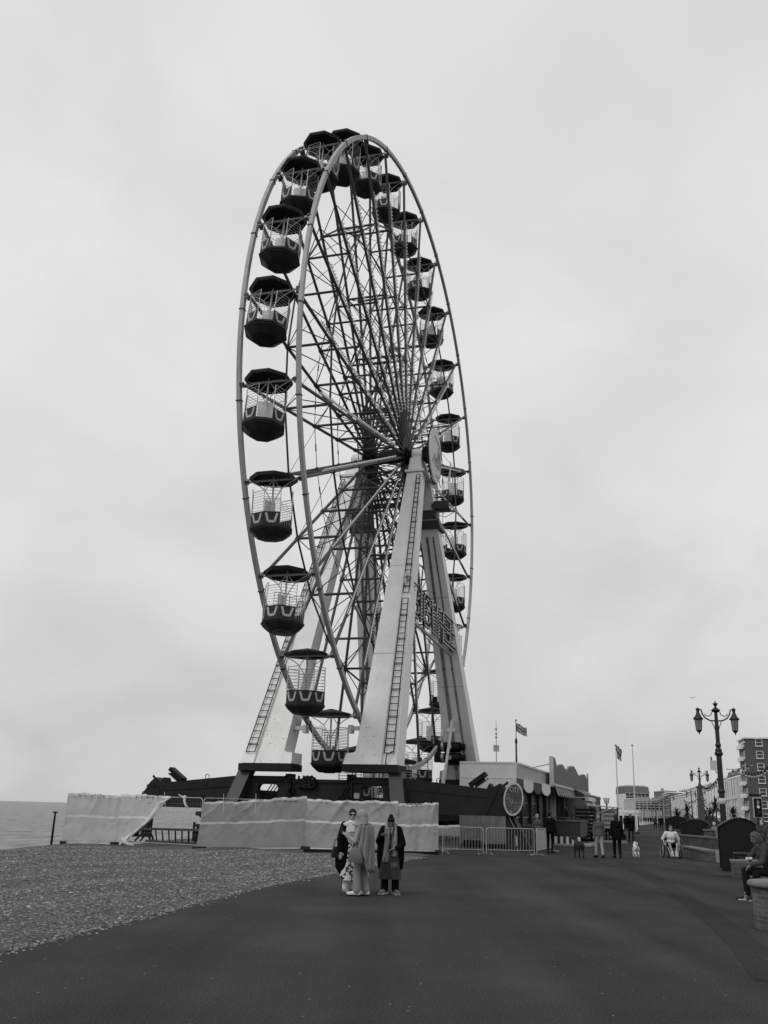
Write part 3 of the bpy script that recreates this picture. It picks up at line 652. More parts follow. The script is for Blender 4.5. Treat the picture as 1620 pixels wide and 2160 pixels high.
# ------------------------------------------------------------------ gondolas
CANOPY = M('canopy_paint', .012, .6, .3, 2, spec=.15); TUBP = M('tub_paint', .019, .5, .3, 2, spec=.2, dirt=.4, dscale=3, dv=2.4); CHEV = M('chevron_paint', .36, .5, .2, 5); WIRE = M('cage_wire', .42, .45, .1, 4); DOORP = M('door_panel_paint', .66, .4, .15, 2, dirt=.5, dscale=2, dv=.5)
PANF = M('tub_panel', .021, .5, .3, 3, spec=.2, dirt=.4, dscale=3, dv=2.)
def oct_pts(r, z, n=8): return [Vector((r * cos(pi / 8 + i * pi / 4), r * sin(pi / 8 + i * pi / 4), z)) for i in range(n)]
def make_gondola():
    g = thing('gondola', 'x', 'gondola', (0, 0, 0), WA, 'gondolas hanging round the wheel')
    mb = MB()
    mb.lathe([(1.18, -.05), (1.18, .09), (1.05, .15), (.12, .36), (.03, .38)], 8, (0, 0, 0), False, pi / 8, caps=False)
    mb.lathe([(1.12, -.04), (1.12, .05), (.02, .28)], 8, (0, 0, 0), False, pi / 8, caps=False)
    mb.add(oct_pts(1.18, -.05) + oct_pts(1.12, -.04), [(i, (i + 1) % 8, 8 + (i + 1) % 8, 8 + i) for i in range(8)])
    can = mb.build('canopy', CANOPY, g)
    mb = MB()
    A = oct_pts(1.08, .0)
    for i in range(8):
        for k in range(6): mb.box(A[i].lerp(A[(i + 1) % 8], (k + .5) / 6), (.045, .045, .04))
    mb.build('bulb_row', BULB, can)
    mb = MB()                                                      # hanger beam, Y struts
    mb.tube((-1.32, 0, 0), (1.32, 0, 0), .06, 6)
    for s in (1, -1):
        k = Vector((s * .42, 0, -.5)); mb.path([(s * .05, 0, -1.15), (s * .2, 0, -.85), k, (s * .7, 0, -.28), (s * 1.15, 0, -.04)], .025, 5); mb.tube(k, (s * .08, 0, -.05), .022, 5)
        mb.box((s * 1.4, 0, 0), (.16, .18, .26))
    mb.build('hanger', PALE, g)
    mb = MB(); mb.tube((0, 0, -2.7), (0, 0, .2), .05, 8); mb.build('centre_pole', PALE, g)
    # tub : doors at -y and +y sides (octagon sides 5 and 1)
    P = oct_pts(1.04, 0); doors = (1, 5)
    mb = MB()
    for i in range(8):
        a, b = P[i], P[(i + 1) % 8]
        if i in doors: mb.prism([(0, -2.36), (1, -2.36), (1, -2.3), (0, -2.3)], lambda u, z: a.lerp(b, u) + Vector((0, 0, z)), lambda u, z: a.lerp(b, u) * .95 + Vector((0, 0, z))); continue
        mb.prism([(0, -2.36), (1, -2.36), (1, -1.74), (0, -1.74)], lambda u, z: a.lerp(b, u) + Vector((0, 0, z)), lambda u, z: a.lerp(b, u) * .95 + Vector((0, 0, z)))
    tub = mb.build('tub', PANF, g)
    mb = MB(); mb.lathe([(1.035, -2.37), (1.02, -2.5), (.8, -2.68), (.64, -2.79), (.5, -2.81)], 8, (0, 0, 0), False, pi / 8); mb.drum((0, 0, -2.84), (0, 0, -2.81), .3, 16)
    mb.lathe([(1.09, -2.36), (1.09, -2.43)], 8, (0, 0, 0), False, pi / 8)
    mb.build('tub_underside', TUBP, tub)
    for i in range(8):
        if i in doors: continue
        mb = MB(); a, b = P[i], P[(i + 1) % 8]; nrm = ((a + b) / 2).normalized()
        for u0, z0, u1, z1 in ((.16, -1.82, .31, -2.2), (.31, -2.2, .69, -2.2), (.69, -2.2, .84, -1.82)):
            p, q = a.lerp(b, u0) + Vector((0, 0, z0)) + nrm * .012, a.lerp(b, u1) + Vector((0, 0, z1)) + nrm * .012
            d = (q - p).normalized(); s = d.cross(nrm) * .055
            mb.add([p - s, p + s, q + s, q - s, p - s + nrm * .01, p + s + nrm * .01, q + s + nrm * .01, q - s + nrm * .01], [(0, 1, 2, 3), (4, 5, 6, 7), (0, 1, 5, 4), (1, 2, 6, 5), (2, 3, 7, 6), (3, 0, 4, 7)])
        mb.build('chevron', CHEV, tub)
    mb = MB()                                                      # table and seat ring inside
    mb.drum((0, 0, -2.06), (0, 0, -2.02), .26, 14); mb.lathe([(.97, -2.3), (.97, -2.26), (.7, -2.26), (.7, -2.3)], 8, (0, 0, 0), False, pi / 8)
    mb.build('seat_ring', BLACK, tub)
    r = .0125
    for i in (6, 7, 0, 2, 3, 4):
        if i in (6, 2): mb = MB()
        a, b = P[i] * 1.0, P[(i + 1) % 8] * 1.0; top = -.62 if i in (2, 0, 4, 6) else -.78
        for v in (a, b): mb.tube(v + Vector((0, 0, -1.76)), v * .98 + Vector((0, 0, top)), r * 1.5, 4, caps=False)
        for k in range(8):
            z = -1.68 + k * (top + 1.68) / 7; mb.tube(a + Vector((0, 0, z)), b + Vector((0, 0, z)), r * (1.6 if k == 7 else 1), 4, caps=False)
        if i in (0, 4): mb.build('cage', WIRE, g)
    a, b = P[5], P[6]
    mb = MB()
    for v in (a, b): mb.tube(v.lerp((a + b) / 2, .06) + Vector((0, 0, -2.3)), v.lerp((a + b) / 2, .06) + Vector((0, 0, -1.35)), .014, 4)
    for k in range(4): mb.tube(a.lerp(b, .03) + Vector((0, 0, -1.36 - .09 * k)), a.lerp(b, .97) + Vector((0, 0, -1.36 - .09 * k)), .011, 4)
    for k in range(1, 5): mb.tube(a.lerp(b, k / 5) + Vector((0, 0, -2.28)), a.lerp(b, k / 5) + Vector((0, 0, -1.65)), .011, 4)
    mb.build('gate', WIRE, g)
    a, b = P[1], P[2]
    mb = MB(); mb.prism([(-.36, -2.3), (.36, -2.3), (.36, -.98), (-.36, -.98)], lambda u, z: Vector((u, .16, z)), lambda u, z: Vector((u, .19, z)))
    mb.build('door_panel', DOORP, g)
    for ch in g.children:
        if ch.name.split('.')[0] in ('tub', 'cage', 'gate', 'door_panel'): ch.scale = (1, 1, 1.065)
    return g
YAW = {'cage', 'gate', 'door_panel', 'tub'}
g0 = make_gondola()
# turn of each tub on its pole, by position (0 = leftmost, counting upwards)
TURN = {k_: v_ + 16 for k_, v_ in {0: 8, 1: 2, 2: -2, 3: 4, 4: 20, 5: 10, 6: -14, 7: 35, 8: 12, 9: 25, 10: 5, 11: 15, 12: 170, 13: 178, 14: 160, 15: 172, 16: 166, -1: 52, -2: 62, -3: 95, -4: 90, -5: 88, -6: 80, -7: 75, -8: 20, -9: 15, -10: 40}.items()}
TILT = {0: -6, 1: -11, 2: -7, 3: -5, 4: -5, 5: -3, -1: 1, -2: -6, -3: 0, -4: 1}
ORD = ['topmost', 'second', 'third', 'fourth', 'fifth', 'sixth', 'seventh', 'eighth', 'ninth', 'tenth', 'eleventh', 'twelfth', 'thirteenth', 'fourteenth']
for k in range(NG):
    i = k if k <= 20 else k - NG
    g = g0 if k == 0 else copy_tree(g0)
    t = THETA[k]; g.location = W(0, WR * cos(t), WCZ + WR * sin(t))
    for ch in g.children:
        if ch.name.split('.')[0] in YAW: ch.rotation_euler = (0, 0, R_(TURN.get(i, 170)))
    g.rotation_euler = (R_(TILT.get(i, (k * 7 % 5 - 2) * .8)), 0, WA)
    left = -6 <= i <= 7; n = (7 - i) if left else (i - 8)
    g['label'] = ('dark canopied open gondola, %s down on the left side of the wheel' if left else 'dark canopied open gondola, %s down on the right side of the wheel') % (ORD[n] if n else 'highest')
# ------------------------------------------------------------------ site fence with white sheeting
def sheet_mat(name, v, tr=.35):
    m = bpy.data.materials.new(name); m.use_nodes = True; t = m.node_tree; t.nodes.clear(); L = t.links
    o = t.nodes.new('ShaderNodeOutputMaterial'); d = t.nodes.new('ShaderNodeBsdfDiffuse'); tr_ = t.nodes.new('ShaderNodeBsdfTranslucent'); mx = t.nodes.new('ShaderNodeMixShader'); mx.inputs[0].default_value = tr
    tc = t.nodes.new('ShaderNodeTexCoord'); n = t.nodes.new('ShaderNodeTexNoise'); n.inputs['Scale'].default_value = 1.6; n.inputs['Detail'].default_value = 7; L.new(tc.outputs['Object'], n.inputs['Vector'])
    r = t.nodes.new('ShaderNodeMapRange'); r.inputs[1].default_value = .3; r.inputs[2].default_value = .7; r.inputs[3].default_value = v * .9; r.inputs[4].default_value = v * 1.07; L.new(n.outputs[0], r.inputs[0])
    for b in (d, tr_): L.new(r.outputs[0], b.inputs[0])
    n2 = t.nodes.new('ShaderNodeTexNoise'); n2.inputs['Scale'].default_value = 5; n2.inputs['Detail'].default_value = 5; L.new(tc.outputs['Object'], n2.inputs['Vector'])
    bp = t.nodes.new('ShaderNodeBump'); bp.inputs['Strength'].default_value = .15; bp.inputs['Distance'].default_value = .05; L.new(n2.outputs[0], bp.inputs['Height']); L.new(bp.outputs[0], d.inputs['Normal'])
    L.new(d.outputs[0], mx.inputs[1]); L.new(tr_.outputs[0], mx.inputs[2]); L.new(mx.outputs[0], o.inputs[0]); return m
SHEET, SHEETL, BAND = sheet_mat('scaffold_sheeting', .4, .25), sheet_mat('scaffold_sheeting_lit', .6, .4), sheet_mat('sheeting_band', .72, .15)  # left panels use a paler copy, the backlight from the sea put into its colour
from mathutils import noise as NZ
def fold(x, z):
    a = NZ.noise(Vector((x * .9 + z * .8, z * .7 - x * .3, 3.1))); b = NZ.noise(Vector((x * 1.9 - z * 1.5, z * 1.6, 7.7))); c = NZ.noise(Vector((x * 4.2 + z * 2.5, z * 3.4, 1.3)))
    return .045 * a + .03 * (.35 - abs(b)) ** 2 * 3 + .02 * (.3 - abs(c))
FV = [gnd(131, 1780), gnd(246, 1782), gnd(421, 1792), gnd(641, 1791), gnd(838, 1797), gnd(924, 1799)]
def fence_panel(i, label, sheet):
    p, q = FV[i].copy(), FV[i + 1].copy(); d = (q - p); ln = d.length; d.normalize(); nrm = Vector((d.y, -d.x, 0))
    if nrm.y > 0: nrm = -nrm
    t = thing('fence_panel', label, 'fence panel', p, 0, 'temporary fence panels around the wheel')
    H = 2.0
    f = lambda u, z, o=0.: d * (u * ln) + nrm * o + Vector((0, 0, z))
    mb = MB(); r = .02; e = .03 / ln
    mb.path([f(e, .06), f(e, H - .12), f(e + .03 / ln, H - .05), f(e + .12 / ln, H), f(1 - e - .12 / ln, H), f(1 - e - .03 / ln, H - .05), f(1 - e, H - .12), f(1 - e, .06)], r, 6)
    mb.tube(f(e, .16), f(1 - e, .16), r, 6); mb.build('frame', GREYM if sheet else M('worn_steel', .16, .5, .2, 6), t)
    if sheet in (None, 'slumped'):
        mb = MB(); n = int(ln / .14)
        for k in range(1, n): mb.tube(f(k / n, .16), f(k / n, H), .0035, 3, caps=False)
        for z in (.55, .95, 1.4, 1.75): mb.tube(f(e, z), f(1 - e, z), .004, 3, caps=False)
        mb.build('wire_mesh', M('worn_steel', .16), t)
    for u in (e, 1 - e):
        mb = MB(); mb.box(f(u, .06), (.6, .24, .12), Matrix.Rotation(math.atan2(nrm.y, nrm.x), 3, 'Z')); mb.build('foot_block', M('rubber', .02, .8), t)
    if sheet:
        rnd = random.Random(31 + i); ph = [rnd.random() * 6.28 for _ in range(9)]
        creases = [(rnd.random(), rnd.random() * 1.6 - .8, (.012 + .02 * rnd.random()), rnd.choice((-1, 1, 1)) * (.03 + .07 * rnd.random())) for _ in range(15 if sheet in ('low', 'high') else 4)]
        def top(u):
            h = H + .04 + .045 * sin(u * 5 + ph[0]) + .02 * sin(u * 23 + ph[1]) + .012 * sin(u * 61 + ph[2])
            if sheet == 'low': h += -.16 * (1 - u) ** 2 - .06 * sin(u * pi) + .12 * u
            if sheet == 'high': h += .1 * (1 - u)
            return h
        def S_(u, v):
            uu = u
            if sheet == 'slumped': uu = u * (.1 + .54 * min(1, max(0, v) ** .85))
            z = .02 + (top(uu) - .02) * v
            o = .035 + .05 * (1 - v) ** 2 + .035 * sin(uu * 9 + ph[3] + 2 * v) * (1 - .6 * abs(v - .5)) + .006 * sin(uu * 31 + ph[4] - 4 * v) + fold(uu * ln, z)
            for c, sl, wd, am in creases:
                x = uu - c - sl * (1 - v) * .9; o += am * math.exp(-abs(x) / wd) * v ** 1.5
            o += .03 * abs(sin(v * 6.3 + uu * 4 + ph[5])) * sin(uu * 14 + ph[6]) + (.12 * (u > .93) if False else 0)
            if sheet == 'slumped': o += .1 * u ** 3 * (1.2 - v)
            if sheet == 'low': uu -= .05 * (1 - v) ** 1.3 * max(0, 1 - u * 14)
            return f(uu, z, o)
        mb = MB(); nu, nv = int(ln * 22), 44; k = nu + 1
        vs = [S_(a / nu, b / nv) for b in range(nv + 1) for a in range(nu + 1)]; b0 = len(mb.v); mb.v += [tuple(v) for v in vs]
        for b in range(nv):
            for a in range(nu):
                v = (b + .5) / nv
                mb.f.append([b * k + a, b * k + a + 1, (b + 1) * k + a + 1, (b + 1) * k + a]); mb.sm.append(True)
                mb.mi.append(1 if (.525 < v < .565 or v > .965 or v < .03) else 0)
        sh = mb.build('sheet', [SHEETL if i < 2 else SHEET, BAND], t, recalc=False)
        mk = MB()
        for a in range(1, 9): u = a / 9 * (.6 if sheet == 'slumped' else 1); mk.box(f(u, H - .01, .03), (.02, .05, .05)); mk.tube(f(u, H, .05), f(u + .01, H - .1, .07), .006, 4)
        mk.build('cable_tie', BLACK, t)
        if sheet == 'slumped':
            # folded-back flap hanging along the torn edge
            def F_(u, v):
                e_ = S_(1, v); w_ = .5 * (.3 + .7 * min(1, v * 1.2)) * (1 - .6 * max(0, v - .9) * 10)
                return e_ - d * (w_ * (1 - u) - .03) + nrm * (.035 + .05 * sin(u * pi) + .02 * sin(v * 9)) + Vector((0, 0, -.12 * (1 - u) + .03 * sin(v * 7)))
            mb = MB(); mb.grid(F_, 8, 30); mb.build('flap', BAND, sh, recalc=False)
            mb = MB(); c = f(.16, .05, .3)
            mb.path([c + Vector((-.15, 0, .25)), c + Vector((0, 0, .1)), c + Vector((.16, 0, .0)), c + Vector((.4, .05, -.04))], [.05, .1, .06, .03], 7); mb.path([c + Vector((0, 0, .1)), c + Vector((.12, 0, .3)), c + Vector((.2, .1, .42))], [.08, .05, .02], 7)
            mb.build('tied_corner', BAND, sh)
    return t
fence_panel(0, 'fence panel wrapped in smooth white sheeting, farthest left against the sea', 'smooth')
t2 = fence_panel(1, 'fence panel whose white sheeting has slumped and torn off its right half', 'slumped')
fence_panel(2, 'fence panel whose creased white sheeting sags at its left end', 'low')
fence_panel(3, 'fence panel in white sheeting behind the two chatting women', 'high')
fence_panel(4, 'short sheeted fence panel ending beside the grey crowd barriers', 'std')
# knotted rag on the bare top rail
mb = MB(); c = FV[1].lerp(FV[2], .78) + Vector((0, -.03, 2.0))
mb.ell(c, (.09, .07, .08)); mb.path([c, c + Vector((.02, -.04, -.18)), c + Vector((.1, -.05, -.34)), c + Vector((.2, -.03, -.42))], [.05, .05, .045, .02], 7); mb.path([c, c + Vector((-.12, 0, .04)), c + Vector((-.26, 0, .12))], [.04, .03, .015], 6)
tag(mb.build('knotted_rag', BAND), 'white rag knotted round the bare top rail of the torn fence panel', 'rag')
# canes taped upright to the fence
for px, y0, y1, lab in ((349, 1672, 1690, 'thin pale cane sticking up from the slumped sheeting'), (471, 1676, 1700, 'thin pale cane sticking up at the sagging end of the sheeting'), (539, 1676, 1700, 'thin pale cane sticking up above the creased middle of the sheeting')):
    Y = 42.0 if px < 400 else 41.5
    mb = MB(); p = at(px, y1 + 14, Y); q = at(px + (-2 if px < 400 else 1), y0, Y); mb.tube(p, q, .012, 5); mb.tube(q, q + Vector((0, 0, .03)), .016, 5)
    tag(mb.build('cane', PALE), lab, 'cane', 'canes taped to the fence')
# dark steelwork stored behind the bare panel
t = thing('steel_guardrail', 'dark steel guardrail frame lying on the shingle behind the torn fence panel', 'guardrail', gnd(330, 1777))
o0 = Vector(t.location); mb = MB(); mp_ = MB()
A, B_ = at(303, 1748, 46) - o0, at(452, 1752, 44) - o0
mb.bar(A, B_, .12, .1); g0_, g1_ = at(308, 1774, 46) - o0, at(450, 1783, 44) - o0; mb.bar(g0_, g1_, .12, .12); mb.build('rail', M('rail_paint', .045, .5, .25, 4), t)
for k in range(10):
    u = .08 + k * .095; mb2 = MB(); mb2.bar(A.lerp(B_, u), g0_.lerp(g1_, u - .01), .06, .06); mb2.build('upright', BLACK, t)
mb = MB(); 
for u in (.0, .05): mb.bar(A.lerp(B_, u) + Vector((0, .4, .0)), g0_.lerp(g1_, u + .04) + Vector((0, .4, 0)), .09, .06)
mb.bar(g0_ + Vector((-.5, 0, 0)), A.lerp(B_, .04), .07); mb.bar(g0_ + Vector((-.3, .2, -.02)), A.lerp(B_, .08), .06); mb.build('brace', BLACK, t)
t = thing('steel_trestle', 'dark steel trestle with a sloping strut standing behind the bare fence uprights', 'trestle', gnd(425, 1781)); o0 = Vector(t.location)
P_ = lambda x, y: at(x, y, 45.5) - o0
mb = MB(); mb.bar(P_(408, 1740), P_(447, 1743), .12); mb.bar(P_(410, 1734), P_(407, 1775), .1); mb.bar(P_(419, 1742), P_(417, 1775), .16); mb.bar(P_(441, 1743), P_(440, 1765), .08); mb.build('frame', BLACK, t)
mb = MB(); mb.bar(P_(416, 1715), P_(446, 1741), .1); mb.box(P_(420, 1716), (.3, .1, .18)); mb.build('strut', BLACK, t)
# old post on the beach
mb = MB(); p = gnd(108, 1781); mb.tube(p - Vector((0, 0, .3)), at(117, 1712, p.y), .055, 7, .04); mb.box(at(117, 1713, p.y), (.22, .06, .05))
tag(mb.build('beach_post', BLACK), 'thin dark post leaning on the shingle crest in front of the sea', 'post')
# dark timber along the foot of the sheeting
mb = MB(); p, q = gnd(640, 1797), gnd(925, 1803); mb.bar(p + Vector((0, 0, .06)), q + Vector((0, 0, .06)), .16, .12)
tag(mb.build('timber_sleeper', BLACK), 'long dark timber lying along the foot of the white fence', 'timber')
# ------------------------------------------------------------------ crowd barriers
def barrier(p, q, label, tone):
    d = q - p; ln = d.length; d.normalize(); n = Vector((d.y, -d.x, 0))
    t = thing('crowd_barrier', label, 'crowd barrier', p, 0, 'steel crowd barriers by the ticket booth')
    f = lambda u, z, o=0.: d * u + n * o + Vector((0, 0, z)); H = 1.1
    mb = MB(); mb.path([f(.04, .03), f(.04, H - .1), f(.08, H - .02), f(.15, H), f(ln - .15, H), f(ln - .08, H - .02), f(ln - .04, H - .1), f(ln - .04, .03)], .021, 6); mb.tube(f(.04, .2), f(ln - .04, .2), .018, 6); mb.build('frame', GREYM, t)
    mb = MB(); k = max(3, int(ln / .125))
    for i in range(1, k): mb.tube(f(ln * i / k, .2), f(ln * i / k, H), .009, 4)
    mb.build('bars', GREYM, t)
    for u in (.25, ln - .25):
        mb = MB(); mb.path([f(u, .2), f(u, .05, -.02), f(u, .02, -.3)], .018, 5); mb.tube(f(u, .05), f(u, .02, .3), .018, 5); mb.build('foot', GREYM, t)
a, b, c, e = gnd(932, 1801), gnd(1024, 1803), gnd(1129, 1805), gnd(1168, 1796)
barrier(a, b - (b - a).normalized() * .06, 'grey crowd barrier next to the end of the white sheeting', 1)
barrier(b, c, 'grey crowd barrier in front of the striped outrigger foot', 1)
barrier(c + Vector((.06, 0, 0)), e, 'grey crowd barrier turned back towards the ticket booth', 1)
# ------------------------------------------------------------------ ticket booth and stalls along the right of the wheel
def wobj(o): o.location = WC; o.rotation_euler = (0, 0, WA); return o
def wthing(name, label, cat, base, group=None):
    """a thing whose parts are given in wheel-frame coordinates relative to its base"""
    return thing(name, label, cat, W(*base), WA, group)
BOOTH = M('booth_panel', .55, .5, .1, 1.5, dirt=.4, dscale=.8, dv=.6); DARKW = M('dark_wood', .02, .5, .3, 3); FASC = M('fascia_board', .34, .6, .2, 2, dirt=.5, dscale=2, dv=.5)
kx0, kx1, ky = 6.7, 9.75, -7.4
t = wthing('ticket_booth', 'white boxy ticket booth with a scalloped awning behind the wheel outrigger', 'booth', (kx0, ky, 0)); k = Vector((kx0, ky, 0))
def rel(mb_fn, name, mat, par, *a):
    mb = MB(); mb_fn(mb); o = mb.build(name, mat, par); return o
bw_, bd_ = kx1 - kx0, 16.5
rel(lambda m: (m.bx(0, bw_, 0, .12, .14, 4.3), m.bx(0, .12, .12, bd_, .35, 4.3), m.bx(.12, bw_ - .03, bd_ - .12, bd_, .35, 4.3), m.bx(.12, bw_, .12, bd_ - .12, 4.15, 4.3), m.bx(.06, bw_ - .02, -.02, 0, 3.48, 3.52), m.bx(bw_ - .09, bw_ + .02, -.025, -.002, .14, 4.28), m.bx(.0, bw_, -.03, 0, 4.24, 4.33)), 'wall', BOOTH, t)
rel(lambda m: (m.bx(.02, bw_ - .1, -.024, -.004, .15, 1.75), m.bx(.5, .54, -.04, -.0245, .2, 1.7), m.bx(1.55, 1.59, -.04, -.0245, .2, 1.7), m.bx(.8, 1.3, -.045, -.0245, .5, .95)), 'shade_panel', M('lower_panel_shade', .2, .6, .25, 2, dirt=.7, dscale=1.6, dv=.35), t)  # panel added in darker mottled grey to paint the outrigger's shade on the wall
rel(lambda m: m.bx(bw_, bw_ + .1, .02, bd_, 3.45, 4.28), 'fascia', FASC, t)
rel(lambda m: (m.bx(bw_ + .1, bw_ + .16, .0, bd_, 4.2, 4.3), m.bx(bw_ + .1, bw_ + .55, .0, bd_, 3.4, 3.46)), 'trim', PALE, t)
rel(lambda m: (m.bx(bw_ - .5, bw_ - .4, .12, bd_ - .2, .35, 3.4), [m.bx(bw_ - .38, bw_ - .2, y, y + .22, .35, 3.4) for y in (.3, 3.2, 6.5, 9.8, 13)]), 'front_wall', DARKW, t)
for y0, y1 in ((1.9, 3.1), (3.6, 6.1), (7.0, 9.4)):
    w_ = rel(lambda m: (m.bx(bw_ - .4, bw_ - .34, y0, y1, 1.5, 1.58), m.bx(bw_ - .4, bw_ - .34, y0, y1, 2.3, 2.36), m.bx(bw_ - .4, bw_ - .34, y0, y0 + .07, 1.58, 3.1), m.bx(bw_ - .4, bw_ - .34, y1 - .07, y1, 1.58, 3.1), m.bx(bw_ - .4, bw_ - .34, y0, y1, 3.1, 3.18)), 'window', M('window_frame', .16, .5), t)
    rel(lambda m: m.bx(bw_ - .398, bw_ - .37, y0 + .07, y1 - .07, 1.58, 3.1), 'pane', GLASSD, w_)
rel(lambda m: (m.bx(bw_ - .36, bw_ + .1, 1.2, 9.5, 1.08, 1.16), m.bx(bw_ - .3, bw_ - .1, 1.2, 9.5, .36, 1.08)), 'counter', DARKW, t)
rel(lambda m: (m.bx(.1, bw_ - .2, .13, bd_ - .13, .0, .34), m.bx(.3, 1.3, -.5, -.02, .1, .34), m.bx(1.6, 2.9, -.6, -.02, .05, .2)), 'plinth', BLACK, t)
# scalloped valance : alternate light and dark tongues
CANW, CAND = M('awning_light', .66, .7, .08), M('awning_dark', .035, .7, .2)
vy = [pl(px, 1655, 0, kx1 + .55).y - ky for px in (1090, 1104.5, 1125, 1142.5, 1160.5)]
for i in range(4):
    y0, y1 = vy[i] + .02, vy[i + 1] - .02; mb = MB(); hf = (y1 - y0) / 2; pr = [(y0, 3.4), (y1, 3.4)] + [((y0 + y1) / 2 + hf * cos(pi * j / 10), 3.08 - .3 * sin(pi * j / 10)) for j in range(11)]
    mb.prism(pr, lambda a, b: (bw_ + .53, a, b), lambda a, b: (bw_ + .56, a, b)); mb.build('valance_tongue', CANW if i % 2 else CAND, t)
# mast and aerial on the roof
mb = MB(); p = Vector((1.35, 3.5, 4.3)); mb.tube(p, p + Vector((0, 0, 2.5)), .03, 6, .012); mb.box(p + Vector((0, 0, .95)), (.3, .2, .35))
for z in (1.5, 1.7, 1.95): mb.tube(p + Vector((0, 0, z)), p + Vector((0, 0, z + .1)), .06, 6)
mb.build('aerial', GREYM, t)
# flag mast on the booth roof and its flag
mp_ = wthing('roof_flagpole', 'dark flagpole with a knob standing on the ticket booth roof', 'flagpole', (kx0 + 2.7, ky + 2.2, 4.3))
top_z = L_(at(1079, 1519, W(kx0 + 2.7, ky + 2.2).y)).z
hh = top_z - 4.3
rel(lambda m: (m.tube((0, 0, 0), (0, 0, hh * .52), .055, 8, .045), m.tube((0, 0, hh * .52), (0, 0, hh), .022, 6)), 'pole', STEEL, mp_)
rel(lambda m: (m.ell((0, 0, hh * .52), (.07, .07, .2)), m.ell((0, 0, hh), .05)), 'knob', BLACK, mp_)
FB, FR, FWm = M('flag_blue', .05, .8), M('flag_red', .075, .8), M('flag_white', .62, .8)
def union_idx(u, v):
    """u 0..1 along, v 0..1 up -> 0 blue 1 red 2 white"""
    x, y = (u - .5) * 2, (v - .5)
    if abs(y) < .1 or abs(x) < .1: return 1
    if abs(y) < .167 or abs(x) < .167: return 2
    dd = min(abs(y - x / 2), abs(y + x / 2))
    if dd < .037: return 1
    if dd < .1: return 2
    return 0
def flag(name, label, org, du, dv, wave, nu=44, nv=26):
    mb = MB(); k = nu + 1
    mb.v = [tuple(Vector(org) + Vector(du) * (a / nu) + Vector(dv) * (b / nv) + Vector(wave(a / nu, b / nv))) for b in range(nv + 1) for a in range(k)]
    for b in range(nv):
        for a in range(nu): mb.f.append([b * k + a, b * k + a + 1, (b + 1) * k + a + 1, (b + 1) * k + a]); mb.sm.append(True); mb.mi.append(union_idx((a + .5) / nu, (b + .5) / nv))
    return tag(mb.build(name, [FB, FR, FWm], None, recalc=False), label, 'flag', 'british flags flying over the promenade')
ft = W(kx0 + 2.7, ky + 2.2, top_z - .18)
flag('flag', 'british union flag streaming to the right above the ticket booth roof', ft, (.62, .1, -.12), (0, 0, -.46), lambda u, v: (0, .08 * sin(u * 9), -.16 * u * u + .04 * sin(u * 7 + v) + .12 * u * (1 - v) * (u > .55) * (u - .55)))
# wave-topped sign along the stalls
sx_ = 10.15
prof = [(1161.5, 1652.5), (1163, 1597), (1166, 1598.5), (1170, 1616), (1175, 1613), (1180.5, 1612), (1184, 1614), (1190, 1625.5), (1193, 1622), (1198, 1616), (1202, 1615.5), (1207, 1617), (1212, 1625), (1217, 1637), (1221, 1634.5), (1226, 1633), (1230, 1634), (1234, 1643), (1235.5, 1641), (1237.5, 1631.5), (1238, 1671.5)]
pts = [pl(x, y, 0, sx_) for x, y in prof]; zb = min(pts[0].z, pts[-1].z); pts[0].z = zb; pts[-1].z = zb
yb_ = pts[0].y
t = wthing('wave_topped_sign', 'large lit sign board with a wavy crown top above the stalls', 'sign', (sx_, yb_, zb))
mb = MB(); mb.prism([(p.y - yb_, p.z - zb) for p in pts], lambda a, b: (.0, a, b), lambda a, b: (.14, a, b)); bd = mb.build('board', M('sign_board_paint', .24, .5, .12, 2), t)
def topz(y):
    for a, b in zip(pts[1:], pts[2:]):
        if a.y <= y <= b.y: return a.z + (b.z - a.z) * (y - a.y) / max(1e-6, b.y - a.y)
    return zb
mb = MB(); z = .12
ylen = pts[-1].y - yb_
while z < 2.4:
    run = None; n = 160
    for i in range(n + 1):
        y = yb_ + ylen * i / n; ok = topz(y) - zb > z + .04
        if ok and run is None: run = y
        if (not ok or i == n) and run is not None:
            if y - run > .2: mb.bx(.14, .17, run - yb_, y - yb_ - .1, z - .025, z + .025)
            run = None
    z += .13
mb.build('light_strip', M('strip_dark', .05, .5), bd)
mb = MB(); mb.bx(-.05, .2, -.12, -.0, -.1, pts[1].z - zb + .02); mb.bx(.0, .3, 0, ylen, -.16, -.02); mb.build('edge_trim', PALE, t)
mb = MB(); mb.tube((0, .2, 1.2), (-1.8, -4.5, .45), .03, 5); mb.build('stay', GREYM, t)
for i in range(40):
    y = .2 + (ylen - .4) * i / 40; mb = MB(); w2 = (ylen - .4) / 40
    mb.prism([(y, -.17), (y + w2 * .96, -.17), (y + w2 * .96, -.62), (y + w2 * .48, -.78), (y, -.62)], lambda a, b: (.22 + .18 * (-.17 - b) / .6, a, b), lambda a, b: (.24 + .18 * (-.17 - b) / .6, a, b)); mb.build('fringe', M('fringe_light', .3, .7, .15) if i % 2 else CAND, t)
# dark arcade wall below the sign
mb = MB(); mb.bx(0, 2.6, 0, 34, 0, 3.3); mb.bx(2.6, 2.9, .5, .8, 0, 3.2); mb.bx(2.6, 2.9, 6, 6.3, 0, 3.2)
t = wthing('arcade_hall', 'dark fronted arcade hall under the wave topped sign', 'arcade', (7.3, 9.4, 0)); mb.build('wall', DARKW, t)
mb = MB(); mb.prism([(0, 3.32), (2.7, 3.32), (2.6, 3.55), (.1, 4.0)], lambda a, b: (a, 0, b), lambda a, b: (a, 34, b)); mb.build('roof', M('felt_roof', .08, .8), t)
